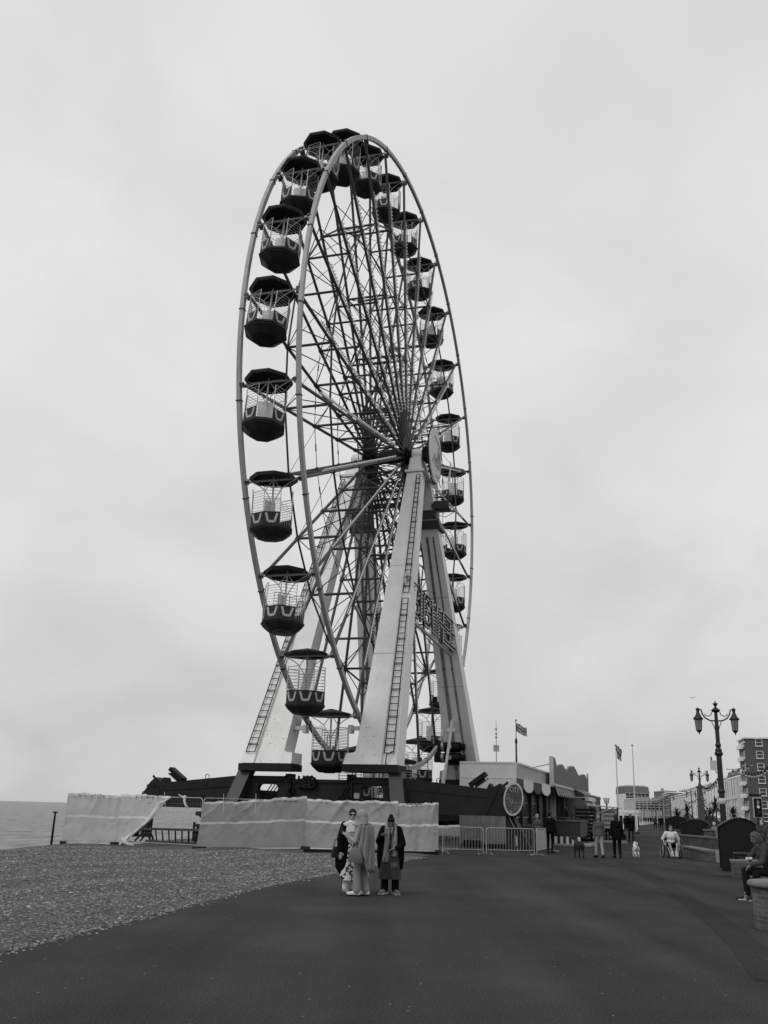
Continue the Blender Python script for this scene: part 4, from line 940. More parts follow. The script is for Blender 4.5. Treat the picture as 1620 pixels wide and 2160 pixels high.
# low shallow roofs farther on
cy0 = pts[-1].y + .6; cy1 = pl(1259, 1700, 0, 11.5).y
print('cafe', cy0, cy1)
for nm, lab, y0, y1, h0, h1, x1, m_ in (('curved_roof_cafe', 'low cafe with a curved dark roof at the far end of the stalls', min(cy0, cy1 - 6), cy1, 2.9, 4.6, 10.9, FASC),):
    t = wthing(nm, lab, 'building', (6.5, y0, 0)); mb = MB(); d_ = x1 - 6.5; mb.bx(0, d_, 0, y1 - y0, 0, h0); mb.build('wall', m_, t)
    mb = MB(); mb.prism([(-.2, h0), (d_ + .3, h0), (d_ + .25, h0 + .3), (d_ - 1.6, h1 - .4), (d_ - 2.4, h1), (d_ - 3.2, h1), (-.2, h0 + .4)], lambda a, b: (a, -.2, b), lambda a, b: (a, y1 - y0, b)); mb.build('roof', STEEL, t)
    mb = MB(); mb.bx(d_ + .3, d_ + .55, -.2, y1 - y0, h0 - .15, h0 + .12); mb.build('cornice', PALE, t)
# silver rounded catering trailer with a lifted awning flap
t = wthing('catering_trailer', 'silver round roofed catering trailer with a lifted white awning flap', 'trailer', (9.4, 13.4, 0)); TW, TL = 2.15, 7.5
prof_t = [(0, .5), (TW, .5), (TW, 2.0), (TW - .08, 2.4), (TW - .32, 2.72), (TW - .75, 2.92), (.75, 2.92), (.32, 2.72), (.08, 2.4), (0, 2.0)]
SILV = M('trailer_silver', .2, .3, .2, 2, metal=.6)
mb = MB(); mb.prism(prof_t, lambda a, b: (a, 0, b), lambda a, b: (a, TL, b)); body = mb.build('body', SILV, t)
mb = MB()
for y in (1.3, 2.6, 3.9, 5.2): mb.path([(a, y, b) for a, b in [(TW + .01, 2.0), (TW - .07, 2.41), (TW - .31, 2.74), (TW - .75, 2.94), (.75, 2.94)]], .03, 5)
mb.bx(-.02, TW + .02, -.02, .05, 2.94, 3.0); mb.build('roof_rib', PALE, body)
rel(lambda m: (m.prism([(TW, 2.42), (TW + 1.9, 2.3), (TW + 1.9, 2.36), (TW, 2.5)], lambda a, b: (a, .6, b), lambda a, b: (a, 6.4, b)), m.tube((TW, .7, 1.7), (TW + 1.7, .7, 2.32), .025, 5), m.tube((TW, 6.3, 1.7), (TW + 1.7, 6.3, 2.32), .025, 5)), 'awning_flap', CANW, t)
rel(lambda m: (m.bx(TW, TW + .5, .5, 6.5, 1.05, 1.12), m.bx(TW + .005, TW + .03, 1.0, 6.2, 1.2, 2.2)), 'serving_counter', DARKW, t)
rel(lambda m: m.bx(TW + .04, TW + .08, .15, .55, 1.15, 1.75), 'price_card', M('card', .5, .6), t)
for y in (2.4, 5.2): rel(lambda m: m.drum((TW - .2, y, .33), (TW, y, .33), .33, 18), 'wheel', BLACK, t)
rel(lambda m: (m.bx(.3, TW - .3, -.9, 0, .45, .55), m.tube((TW / 2, -.8, 0), (TW / 2, -.8, .5), .04, 6)), 'drawbar', STEEL, t)
# stack of dark bakery crates on a rack
t = wthing('crate_rack', 'tall dark rack of stacked slatted crates in front of the silver trailer', 'rack', (11.3, 6.6, 0))
for c in range(2):
    for i in range(9):
        z = .15 + i * .23; x = c * .62
        rel(lambda m: (m.bx(x, x + .58, 0, .5, z, z + .02), m.bx(x, x + .58, 0, .02, z + .02, z + .16), m.bx(x, x + .02, .02, .5, z + .02, z + .16), m.bx(x + .56, x + .58, .02, .5, z + .02, z + .16), m.bx(x + .02, x + .56, .48, .5, z + .02, z + .16)), 'crate', BLACK, t)
rel(lambda m: [m.bx(x - .02, x + .02, y - .02, y + .02, 0, 2.3) for x in (-.04, .6, 1.24) for y in (-.04, .54)], 'rack_frame', DARKW, t)
rel(lambda m: [m.bx(x - .06, x + .06, y - .06, y + .06, 0, .06) for x in (-.04, 1.24) for y in (-.04, .54)], 'foot', BLACK, t)
# boarded counter with striped skirt beside the booth
t = wthing('snack_counter', 'dark boarded snack counter with a striped skirt beside the crate rack', 'counter', (10.4, 1.2, 0))
rel(lambda m: (m.bx(0, 1.7, 0, .08, .5, 1.35), m.bx(0, .08, .08, 4.5, .5, 1.35), m.bx(1.62, 1.7, .08, 4.5, .5, 1.35)), 'board', M('counter_board', .035, .5, .3, 3), t)
rel(lambda m: (m.bx(-.08, 1.78, -.06, 4.6, 1.35, 1.42), m.bx(0, 1.6, .1, .2, 1.55, 1.6)), 'counter_top', M('counter_top_grey', .08, .5), t)
for i in range(10): rel(lambda m: m.bx(i * .17, i * .17 + .165, -.01, .0, .1, .5), 'skirt_stripe', CANW if i % 2 else CAND, t)
rel(lambda m: m.bx(-.1, 2.3, -1.0, 4.6, 0, .1), 'step', M('deck_edge', .3, .6), t)
t = wthing('menu_board', 'tall pale menu board under the white awning flap', 'menu board', (12.3, 14.2, 0))
rel(lambda m: m.bx(0, 1.1, 0, .05, .9, 2.25), 'board', M('menu_face', .42, .5, .3, 6), t)
rel(lambda m: [m.bx(.1, .95, -.012, -.002, z, z + .16) for z in (1.05, 1.35, 1.65, 1.95)], 'menu_picture', M('menu_print', .16, .5, .6, 7), t)
rel(lambda m: [m.bx(x, x + .06, -.01, .06, 0, .9) for x in (.02, 1.02)] + [m.bx(-.08, -.001, -.02, .08, .0, 2.35), m.bx(1.101, 1.18, -.02, .08, 0, 2.35)], 'leg', BLACK, t)
mb = MB(); mb.bx(0, 2.6, 0, .3, 0, .16); t = wobj(mb.build('timber_step', M('deck_edge', .3))); t.location = W(11.6, 11.0); tag(t, 'low pale timber step on the asphalt in front of the trailer', 'step')
# oval painted sign at the tip of the outrigger
oc_ = Vector(pl(1083, 1685.5, 1, -11.3))
t = thing('oval_sign', 'dark oval sign reading CITY in a pale ring at the outrigger tip', 'sign', W(*oc_), WA + R_(18))
t.rotation_euler = (0, R_(7), WA + R_(16))
ea, eb = .46, .76
def ov(r, a): return (ea * r * cos(a), 0, eb * r * sin(a))
mb = MB(); n = 48; v0 = [ov(1, 2 * pi * i / n) for i in range(n)]; mb.add([(x, 0, z) for x, y, z in v0] + [(x, .08, z) for x, y, z in v0], [tuple(range(n)), tuple(range(n, 2 * n))[::-1]] + [(i, (i + 1) % n, n + (i + 1) % n, n + i) for i in range(n)]); mb.build('panel', M('oval_face', .055, .45, .5, 3), t)
mb = MB(); rr = []
for i in range(n):
    a = 2 * pi * i / n
    for r, y in ((.9, -.03), (1.03, -.03), (1.03, .1), (.9, .0)): x, _, z = ov(r, a); rr.append((x, y, z))
mb.add(rr, [(4 * i + j, 4 * i + (j + 1) % 4, 4 * ((i + 1) % n) + (j + 1) % 4, 4 * ((i + 1) % n) + j) for i in range(n) for j in range(4)]); mb.build('ring', M('oval_ring', .42, .5, .15, 4), t)
tm = text_mesh('CITY', .28, .008, 1.0); tm.materials.append(M('oval_letter', .36, .5)); o = inst('lettering', tm, t, (0, -.012, .43), (pi / 2, 0, 0), (.8, 1.15, 1))
mb = MB(); rnd = random.Random(12)                                   # loose painted skyline, spires and wheel arcs
for c, r in (((-.2, -.18), .17), ((-.28, .05), .12), ((.2, -.3), .13)):
    mb.path([(c[0] + r * cos(a * .42), -.012, c[1] + r * 1.2 * sin(a * .42)) for a in range(15)], .014, 4, True)
    for a in range(0, 15, 2): mb.tube((c[0], -.012, c[1]), (c[0] + r * cos(a * .42), -.012, c[1] + r * 1.2 * sin(a * .42)), .008, 4)
for x, h in ((-.24, .55), (-.08, .5), (.06, .4), (.16, .3), (.3, .45)): mb.path([(x - .05, -.012, -.2), (x, -.012, -.2 + h), (x + .06, -.012, -.2)], .012, 4)
for k in range(34):
    a, r = rnd.random() * 6.28, rnd.random() ** .5 * .8; x, _, z = ov(r, a)
    if z > -.1: continue
    mb.box((x, -.01, z), (.05 + .08 * rnd.random(), .01, .03 + .05 * rnd.random()), Matrix.Rotation(rnd.random() * 3, 3, 'Y'))
mb.build('painted_skyline', M('oval_paint', .19, .5, .6, 6), t)
mb = MB(); mb.bar((0, .1, -.2), (0, .3, -.2), .1); mb.build('bracket', BLACK, t)
# ------------------------------------------------------------------ promenade lamps
IRON = M('cast_iron', .014, .4, .3, 5); LGLASS = M('lantern_glass', .2, .3, .12, 2)
def make_lamp(label):
    t = thing('lamp_post', label, 'street lamp', (0, 0, 0), R_(-8), 'ornate twin lantern lamp posts along the promenade')
    mb = MB(); mb.lathe([(.26, 0), (.26, .35), (.2, .5), (.19, 1.2), (.22, 1.25), (.22, 1.35), (.15, 1.5)], 12); mb.build('base', IRON, t)
    mb = MB(); mb.lathe([(.145, 1.5), (.135, 3.2), (.125, 4.6), (.1, 5.2), (.1, 5.9), (.085, 6.3), (.08, 6.75)], 12)
    for z, r in ((3.0, .17), (4.75, .2), (5.15, .14), (4.9, .16)): mb.lathe([(r * .75, z - .1), (r, z - .03), (r, z + .04), (r * .75, z + .1)], 12)
    mb.build('post', IRON, t)
    mb = MB(); mb.lathe([(.08, 6.7), (.2, 6.78), (.22, 6.83), (.1, 6.92), (.05, 6.96), (.06, 7.02), (.12, 7.12), (.13, 7.15), (.03, 7.17), (.035, 7.24), (.0, 7.28)], 10); mb.build('finial', IRON, t)
    for s in (1, -1):
        mb = MB()
        mb.path([(0, 0, 6.3), (s * .3, 0, 6.32), (s * .52, 0, 6.44), (s * .64, 0, 6.62), (s * .69, 0, 6.84), (s * .85, 0, 6.84)], .035, 6)
        mb.path([(s * .08, 0, 6.78), (s * .2, 0, 6.72), (s * .22, 0, 6.6), (s * .38, 0, 6.52), (s * .5, 0, 6.56), (s * .54, 0, 6.62), (s * .48, 0, 6.64)], .022, 5)
        mb.path([(s * .22, 0, 6.28), (s * .2, 0, 6.18), (s * .12, 0, 6.02), (s * .08, 0, 5.85)], .02, 5)
        mb.build('bracket_arm', IRON, t)
        mb = MB(); c = Vector((s * .85, 0, 0))
        mb.lathe([(.1, 6.9), (.09, 6.86), (.07, 6.72), (.09, 6.66), (.15, 6.52), (.24, 6.42), (.24, 6.36), (.19, 6.35)], 8, c); mb.lathe([(.14, 5.86), (.1, 5.78), (.03, 5.72), (.02, 5.64)], 8, c)
        for j in range(6):
            a = j * pi / 3 + .3; mb.tube(c + Vector((.195 * cos(a), .195 * sin(a), 6.36)), c + Vector((.145 * cos(a), .145 * sin(a), 5.84)), .012, 4)
        mb.tube(c + Vector((0, 0, 6.9)), c + Vector((0, 0, 7.0)), .02, 5, .004)
        ln = mb.build('lantern', IRON, t)
        mb = MB(); mb.lathe([(.185, 6.36), (.135, 5.85)], 12, c); mb.build('lantern_glass', LGLASS, ln)
    return t
lp = make_lamp('near black ornate twin lantern lamp post carrying a small white box')
p1 = at(1508, 1478, 48.); hL = p1.z; lp.scale = (hL / 7.28,) * 3; lp.location = (p1.x, p1.y, 0)
mb = MB(); mb.bx(-.42, -.16, -.1, .1, 3.98, 4.42); mb.build('control_box', PALE, lp); mb = MB(); mb.tube((-.36, 0, 4.42), (-.38, 0, 4.6), .035, 6); mb.path([(-.2, 0, 3.98), (-.18, 0, 3.86), (-.08, 0, 3.84)], .02, 5); mb.build('box_aerial', IRON, lp)
mb = MB(); mb.lathe([(.16, 2.42), (.2, 2.5), (.2, 2.62), (.15, 2.68)], 12); mb.build('pale_band', PALE, lp)
for (x, y, lab) in ((1474, 1618, 'twin lantern lamp post rising above the tapered stone pillar'), (1457, 1665, 'twin lantern lamp post just left of the stone pillar, by spiky palms'), (1413, 1675, 'twin lantern lamp post before the long white terrace end'), (1396, 1683, 'twin lantern lamp post in front of the dark corner block'), (1382, 1688, 'twin lantern lamp post in front of the gabled house'), (1374, 1696, 'small twin lantern lamp post right of the far pair'), (1358, 1700, 'small twin lantern lamp post before the tall far hotel')):
    d = ray(x, y); p = CAMPOS + d * ((hL - CAMZ) / d.z)
    c = copy_tree(lp); c.location = (p.x, p.y, 0); c['label'] = lab
    for ch in list(c.children):
        if ch.name.split('.')[0] in ('control_box', 'box_aerial', 'pale_band'): bpy.data.objects.remove(ch)
# stone pillar
t = thing('stone_pillar', 'tapered grey stone pillar beside the planter hedges', 'pillar', at(1481, 1745, 96) * 1); t.location.z = 0
pz = at(1473, 1663, 96).z
mb = MB(); vs = []
for z, h in ((0, .36), (.3, .36), (.3, .3), (pz, .2), (pz + .12, .26), (pz + .2, .26), (pz + .2, .12), (pz + .5, .06)): vs += [(a * h, b * h, z) for a, b in ((-1, -1), (1, -1), (1, 1), (-1, 1))]
mb.add(vs, [(4 * i + j, 4 * i + (j + 1) % 4, 4 * i + 4 + (j + 1) % 4, 4 * i + 4 + j) for i in range(7) for j in range(4)] + [(28, 29, 30, 31)]); mb.build('shaft', M('pillar_stone', .085, .8, .2, 3), t)
mb = MB(); mb.bx(-.55, .55, -.55, .55, 0, .14); mb.build('plinth', M('pillar_stone', .085), t)
# festoon strings between the lamps
def festoon(p, q, sag, n, label, flags=False):
    p, q = Vector(p), Vector(q); f = lambda u: p.lerp(q, u) + Vector((0, 0, -4 * sag * u * (1 - u)))
    t = thing('festoon_string', label, 'festoon lights', p, 0, 'festoon light strings between the lamp posts')
    mb = MB(); mb.path([f(i / 24) - p for i in range(25)], .02, 4); mb.build('cable', BLACK, t)
    mb = MB(); mc = MB()
    for i in range(1, n):
        c = f(i / n) - p; mb.tube(c, c + Vector((0, 0, -.16)), .025, 5, .07); mc.lathe([(.06, -.17), (.075, -.22), (.05, -.28), (.02, -.3)], 7, c)
    mb.build('lamp_holder', BLACK, t); mc.build('lamp_bulb', M('festoon_bulb', .42, .4), t)
festoon(at(1532, 1622, 48), at(1592, 1600, 70), .25, 6, 'string of festoon lamps running right from the near lamp post')
festoon(at(1560, 1621, 60), at(1640, 1596, 52), .5, 12, 'string of festoon lamps hanging before the brick apartment block')
festoon(at(1520, 1632, 48), at(1476, 1650, 114), .6, 16, 'string of festoon lamps between the near lamp post and the pillar')
festoon(at(1500, 1650, 80), at(1440, 1685, 150), .9, 14, 'string of festoon lamps beyond the stone pillar')
# traffic signal
t = thing('traffic_light', 'traffic light with a white edged backboard in front of the brick block', 'traffic light', at(1598, 1720, 58)); t.location.z = 0; zt = at(1598, 1704, 58).z
rel(lambda m: m.tube((0, 0, 0), (0, 0, zt + .75), .06, 8), 'post', STEEL, t)
bb = rel(lambda m: m.bx(-.26, .26, -.14, -.09, zt - .55, zt + .57), 'backboard', PALE, t)
rel(lambda m: m.bx(-.21, .21, -.2, -.141, zt - .5, zt + .52), 'signal_head', BLACK, t)
for dz, v in ((.3, .3), (.05, .85), (-.25, .02)): rel(lambda m: (m.drum((0, -.23, zt + dz), (0, -.201, zt + dz), .085, 14), m.tube((-.02, -.3, zt + dz + .1), (-.02, -.2, zt + dz + .1), .03, 5)), 'signal_lens', M('lens_%d' % int(v * 100), v, .3), t)
rel(lambda m: m.bx(-.3, .3, -.05, .3, zt + .65, zt + .75), 'cap', BLACK, t)
rel(lambda m: (m.bx(.05, .3, -.2, -.15, zt - .95, zt - .68), m.bx(.1, .25, -.21, -.2, zt - .9, zt - .73)), 'push_button_box', PALE, t)
# fire beacon basket
t = thing('fire_beacon', 'iron fire beacon basket on a dark pole beyond the stalls', 'beacon', at(1281, 1730, 120)); t.location.z = 0; zb0, zb1 = at(1281, 1695, 120).z, at(1281, 1684, 120).z
rel(lambda m: m.tube((0, 0, 0), (0, 0, zb0), .14, 8, .1), 'pole', BLACK, t)
rel(lambda m: ([m.tube((.22 * cos(a), .22 * sin(a), zb0), (.36 * cos(a), .36 * sin(a), zb1), .025, 4) for a in [i * pi / 5 for i in range(10)]], [m.path([((.22 + .14 * k / 3) * cos(a), (.22 + .14 * k / 3) * sin(a), zb0 + (zb1 - zb0) * k / 3) for a in [i * pi / 8 for i in range(16)]], .025, 4, True) for k in range(4)]), 'basket', BLACK, t)
# tall flagpoles
def flagpole(px0, py0, Y, label):
    t = thing('flagpole', label, 'flagpole', (0, 0, 0)); p = at(px0, py0, Y); t.location = (p.x, p.y, 0)
    rel(lambda m: m.tube((0, 0, 0), (0, 0, p.z), .085, 8, .045), 'pole', M('flagpole_white', .55, .4), t); rel(lambda m: m.ell((0, 0, p.z), .12), 'knob', GREYM, t); rel(lambda m: m.bx(-.3, .3, -.3, .3, 0, .25), 'foot', STEEL, t)
    return p
fp = flagpole(1298.5, 1572, 105, 'white flagpole flying a british flag beyond the walkers'); flagpole(1333.5, 1572, 108, 'bare white flagpole right of the flying flag')
flag('flag', 'british union flag hanging wrinkled from the tall flagpole', (fp.x + .08, fp.y, fp.z - 1.35), (.55, .2, -.3), (0.02, 0, 1.3), lambda u, v: (.04 * sin(v * 6 + u * 3), .1 * sin(u * 8 + v * 2), -.06 * u + .05 * sin(u * 7)))
# seagull
mb = MB(); c = at(1461, 1472, 100); mb.ell(c, (.14, .06, .05)); 
for s in (1, -1): mb.path([c, c + Vector((s * .18, 0, .06)), c + Vector((s * .4, 0, .03 if s < 0 else .12))], [.045, .035, .01], 5)
tag(mb.build('seagull', M('gull', .62, .7)), 'seagull gliding above the near lamp post', 'bird')
# ------------------------------------------------------------------ low white shelter far down the promenade
t = thing('promenade_shelter', 'low white flat roofed shelter behind the walkers far along the promenade', 'shelter', (at(1302, 1730, 150).x, 150, 0), WA)
z0 = at(1302, 1714, 150).z; z1 = at(1302, 1710, 150).z
rel(lambda m: m.bx(-3.2, 3.2, -2, 2, z0, z1 + .1), 'roof', WHITE, t)
for x in (-2.9, -.9, 1.0, 2.9): rel(lambda m: m.bx(x - .1, x + .1, -1.9, -1.7, 0, z0), 'column', WHITE, t)
rel(lambda m: m.bx(-3, 3, .5, .7, 0, z0 - .4), 'rear_wall', STEEL, t)
# ------------------------------------------------------------------ buildings along the far side of the road
BW = {'brick': M('brick_facade', .085, .8, .2, 1.2), 'cream': M('cream_stucco', .6, .7, .12, .6, dirt=.3, dscale=.3, dv=.6), 'white': M('white_stucco', .78, .7, .1, .6, dirt=.3, dscale=.3, dv=.6), 'grey': M('grey_render', .4, .7, .15, .6, dirt=.4, dscale=.3, dv=.6), 'dark': M('dark_block_render', .12, .7, .2, .6), 'roof': M('slate_roof', .1, .7, .2, 1)}
WFR = M('window_frame_white', .6, .5)
def win_mesh(w_, h, style):
    mb = MB(); mb.bx(-w_ / 2, w_ / 2, -.02, .04, 0, h); mb.cur = 1; f = .12 if style == 'sash' else .07
    if style == 'sash':
        for x0, x1 in ((-w_ / 2 - .04, -w_ / 2 + f), (w_ / 2 - f, w_ / 2 + .04)): mb.bx(x0, x1, .041, .12, 0, h)
        for z in (0, h / 2 - f / 2, h - f): mb.bx(-w_ / 2 + f, w_ / 2 - f, .041, .1, z, z + f)
        mb.bx(-w_ / 2 - .15, w_ / 2 + .15, .041, .2, -.14, -.01)
    else:
        mb.bx(-w_ / 2 - .2, w_ / 2 + .2, .0, .22, -.22, -.02); mb.bx(-w_ / 2 - .25, w_ / 2 + .25, .0, .25, h + .02, h + .2); mb.bx(-w_ / 2 + .05, w_ / 2 - .05, .041, .08, h * .48, h * .53)
    return mb.mesh('window', [GLASSD, WFR])
WIN = {}
def building(name, label, p0, p1, depth, h, wall, rows, cols, roof='flat', sash=False, ends=0, cat='building', wsize=(1.1, 2.0), nostart=3.5, pitch=None, bays=0, group=None):
    p0, p1 = Vector((p0[0], p0[1], 0)), Vector((p1[0], p1[1], 0)); d = p1 - p0; ln = d.length
    t = thing(name, label, cat, p0, math.atan2(d.y, d.x), group)
    rel(lambda m: m.bx(0, ln, -depth, 0, 0, h), 'wall', BW[wall], t)
    key = (wsize, sash)
    if key not in WIN: WIN[key] = win_mesh(wsize[0], wsize[1], 'sash' if sash else 'plain')
    st = pitch or (h - nostart - .6) / rows
    for r in range(rows):
        z = nostart + r * st
        for c in range(cols): inst('window', WIN[key], t, ((c + .5) * ln / cols, .03, z), (0, 0, 0))
        for c in range(ends): inst('window', WIN[key], t, (-.03, -(c + .5) * depth / ends, z), (0, 0, pi / 2))
    if roof == 'flat':
        rel(lambda m: (m.bx(-.3, ln + .3, -depth - .3, .35, h, h + .35), m.bx(0, ln, .0, .2, h - 1.0, h - .75)), 'cornice', BW['white'], t)
        for k in range(max(1, int(ln / 14))): rel(lambda m: (m.bx(5 + 14 * k, 7 + 14 * k, -depth * .6, -depth * .6 + .9, h + .35, h + 1.6), [m.tube((5.3 + 14 * k + .45 * j, -depth * .6 + .45, h + 1.6), (5.3 + 14 * k + .45 * j, -depth * .6 + .45, h + 2.2), .16, 6) for j in range(4)]), 'chimney', BW['dark'], t)
    elif roof == 'gable':
        rel(lambda m: m.prism([(.4, h), (-depth - .4, h), (-depth / 2, h + depth * .32)], lambda a, b: (-.3, a, b), lambda a, b: (ln + .3, a, b)), 'roof', BW['roof'], t)
        rel(lambda m: m.bx(ln * .5, ln * .5 + 2.5, -depth * .55, -depth * .4, h + 1, h + depth * .32 + 2), 'chimney', BW['grey'], t)
    elif roof == 'mansard':
        rel(lambda m: m.prism([(.2, h), (-depth - .2, h), (-depth + 1.5, h + 4.2), (-2.2, h + 4.2)], lambda a, b: (-.2, a, b), lambda a, b: (ln + .2, a, b)), 'roof', BW['roof'], t)
        rel(lambda m: m.bx(ln * .1, ln * .9, -depth + 2, -2.6, h + 4.2, h + 4.9), 'roof_deck', BW['grey'], t)
    if p0.y < 330: rel(lambda m: (m.bx(0, ln, .0, .8, nostart - .9, nostart - .6), [m.bx(u - .15, u + .15, .5, .75, 0, nostart - .9) for u in [ln * (i + .5) / max(2, cols) for i in range(max(2, cols))]]), 'porch', BW['white' if wall != 'brick' else 'brick'], t)
    return t
def facpt(px, Y): p = at(px, 1724, Y); return (p.x, p.y)
def hgt(px, py, Y): return at(px, py, Y).z
# brick apartment block : end wall faces us, balconies on the seaward face
pc = facpt(1584, 246); u_ = Vector((sin(R_(12)), cos(R_(12)), 0)); p1 = (pc[0] + u_.x * 11, pc[1] + u_.y * 11); hB = hgt(1577, 1558, 246)
t = building('apartment_block', 'dark brick apartment block with white sash windows on the right edge', pc, p1, 26, hB, 'brick', 7, 3, sash=True, ends=4, wsize=(1.6, 1.75), nostart=1.6, pitch=2.95)
for r in range(7): rel(lambda m: (m.bx(3, 9, .05, .9, 1.1 + r * 2.95, 1.25 + r * 2.95), m.bx(3, 9, .8, .9, 1.25 + r * 2.95, 2.1 + r * 2.95), m.bx(3, 3.1, .05, .8, 1.25 + r * 2.95, 2.1 + r * 2.95)), 'balcony', BW['white'], t)
rel(lambda m: m.bx(3, 10, -24, -9, hB + .36, hB + 3.4), 'lift_house', BW['dark'], t)
# terraces: seaward facades on a line running up the road
def facade_line(px):       # facade points along one line parallel to the promenade
    d = ray(px, 1722); d2 = Vector((d.x, d.y, 0)); a = Vector((p1[0], p1[1], 0)); v = Vector((sin(R_(12.2)), cos(R_(12.2)), 0))
    den = d2.x * v.y - d2.y * v.x; s = (a.x * v.y - a.y * v.x) / den; q = d2 * s; return (q.x, q.y)
specs = [('terrace_hotel', 'cream bay fronted hotel with ornate parapet beside the brick block', 1572, 1543, 1637, 'cream', 4, 4, 'flat', (1.5, 2.3)),
         ('narrow_townhouse', 'narrow white town house left of the ornate cream hotel', 1542.5, 1529, 1641, 'white', 4, 2, 'flat', (1.3, 2.0)),
         ('seafront_villa', 'broad white seafront villa behind the near lamp post', 1528.5, 1484, 1648, 'white', 4, 7, 'flat', (1.4, 2.0)),
         ('corner_house', 'pale corner house with a dark roof box behind the stone pillar', 1483.5, 1449, 1658, 'white', 4, 7, 'flat', (1.5, 2.2)),
         ('long_terrace', 'long low white terrace with even rows of windows', 1448.5, 1415, 1675, 'white', 3, 12, 'flat', (1.9, 3.2)),
         ('dark_corner_block', 'dark rendered corner block beyond the long white terrace', 1414.5, 1401, 1672, 'dark', 4, 6, 'flat', (2.2, 2.4)),
         ('gabled_house', 'pale gabled house with a dark slate roof far up the road', 1400.5, 1372, 1686, 'cream', 3, 9, 'gable', (1.6, 3.4))]
for nm, lab, xa, xb, ty, wl, rows, cols, rf, ws in specs:
    A, B_ = facade_line(xa), facade_line(xb); hh_ = hgt((xa), ty, A[1])
    building(nm, lab, A, B_, 14, hh_, wl, rows, cols, rf, False, 2, 'terrace house', ws, hh_ * .24)
# roof ornaments of the hotel
A = facade_line(1572); B_ = facade_line(1543)
for o in list(bpy.data.objects):
    if o.name == 'terrace_hotel':
        d = Vector((B_[0] - A[0], B_[1] - A[1], 0)); ln = d.length; hh_ = hgt(1572, 1637, A[1])
        for bx0 in (.04, .54): rel(lambda m: (m.bx(ln * bx0, ln * (bx0 + .38), .01, 1.6, 0, hh_ - .8), m.bx(ln * bx0 - .2, ln * (bx0 + .38) + .2, 1.601, 1.9, hh_ * .55, hh_ * .55 + .4)), 'bay_front', BW['cream'], o)
        for bx0 in (.1, .26, .6, .76):
            for r in range(4): inst('window', WIN[((1.5, 2.3), False)], o, (ln * (bx0 + .06), 1.63, hh_ * .24 + r * (hh_ * .76 - .6) / 4))
        for k in range(14): rel(lambda m: m.lathe([(.35, hh_ + .35), (.45, hh_ + .9), (.1, hh_ + 1.3), (.16, hh_ + 1.6), (0, hh_ + 2.0)], 6, (ln * (k + .5) / 14, .1, 0)), 'urn', BW['dark'], o)
# tall far hotel that closes the view, lower blocks before it
for nm, lab, xa, xb, Y, ty, wl, rows, cols, rf, ws in (('far_hotel', 'tall pale hotel with a dark upper storey closing the far end', 1372, 1322, 620, 1674, 'cream', 4, 6, 'mansard', (2.2, 3)), ('grey_flats', 'plain grey flats partly in front of the tall far hotel', 1400, 1341, 560, 1686, 'grey', 4, 7, 'flat', (1.5, 2.6)), ('roof_block', 'dark flat topped block showing above the terrace roofs', 1431, 1403, 700, 1669, 'dark', 2, 3, 'flat', (2, 2))):
    A, B_ = facpt(xa, Y), facpt(xb, Y); building(nm, lab, A, B_, 25, hgt((xa + xb) / 2, ty, Y), wl, rows, cols, rf, False, 0, 'building', ws, 6)
# ------------------------------------------------------------------ brick planters, hooded benches, hedges, palms (wheel frame: x' = 19.3 is the edge of the walkway)
BRK = brick_mat('planter_brick', .05, .085, .11); COPE = M('coping_stone', .12, .8, .25, 4, bump=.4, bscale=40)
def wall_from(name, label, pts, th, h, cat='wall', cope=.07, over=.04, mat=None):
    """a brick wall along ground points, thickness to the right of the line"""
    t = thing(name, label, cat, pts[0], 0); o = Vector(pts[0])
    mb = MB(); mc = MB()
    n = len(pts); P = [Vector(p) - o for p in pts]; offs = []
    for i in range(n):
        a, b = P[max(0, i - 1)], P[min(n - 1, i + 1)]; tt = (b - a).normalized(); offs.append(Vector((tt.y, -tt.x, 0)))
    def band(m, e0, e1, z0, z1):
        vs = []
        for i in range(n): vs += [P[i] - offs[i] * e0 + Vector((0, 0, z)) for z in (z0, z1)] + [P[i] + offs[i] * (th + e1) + Vector((0, 0, z)) for z in (z1, z0)]
        m.add(vs, [(4 * i + j, 4 * i + (j + 1) % 4, 4 * i + 4 + (j + 1) % 4, 4 * i + 4 + j) for i in range(n - 1) for j in range(4)] + [(0, 3, 2, 1), tuple(4 * (n - 1) + j for j in range(4))])
    band(mb, 0, 0, 0, h - cope); band(mc, over, over, h - cope, h)
    mb.build('brickwork', mat or BRK, t); mc.build('coping', COPE, t); return t
# rounded wall end in the near right corner
ca_ = L_(gnd(1596, 1962)); pts = [W(ca_.x + 5, ca_.y - .1)] + [W(ca_.x + .55 - .55 * sin(a), ca_.y + .55 - .65 * cos(a)) for a in [pi * i / 12 for i in range(13)]] + [W(ca_.x + 5, ca_.y + 1.2)]
t = thing('planter_wall', 'rounded brick planter wall end with worn coping in the near right corner', 'wall', pts[0]); o = Vector(pts[0]); hh_ = .74
poly = [(p - o) for p in pts]
mb = MB(); n = len(poly); vs = [(p.x, p.y, z) for z in (0, hh_ - .1) for p in poly]; mb.add(vs, [(i, (i + 1) % n, n + (i + 1) % n, n + i) for i in range(n)]); mb.build('brickwork', brick_mat('corner_brick', .06, .1, .13), t)
cen = sum(poly, Vector()) / n
mb = MB(); rings = [(0.0, hh_ - .1), (.06, hh_ - .095), (.07, hh_ - .05), (.05, hh_ - .01), (.0, hh_)]
nrm = []
for i in range(n):
    tt = (poly[(i + 1) % n] - poly[i - 1]).normalized(); nrm.append(Vector((-tt.y, tt.x, 0)) * (1 if ((poly[i] - cen).dot(Vector((-tt.y, tt.x, 0))) > 0) else -1))
vs = [poly[i] + nrm[i] * e + Vector((0, 0, z)) for e, z in rings for i in range(n)]
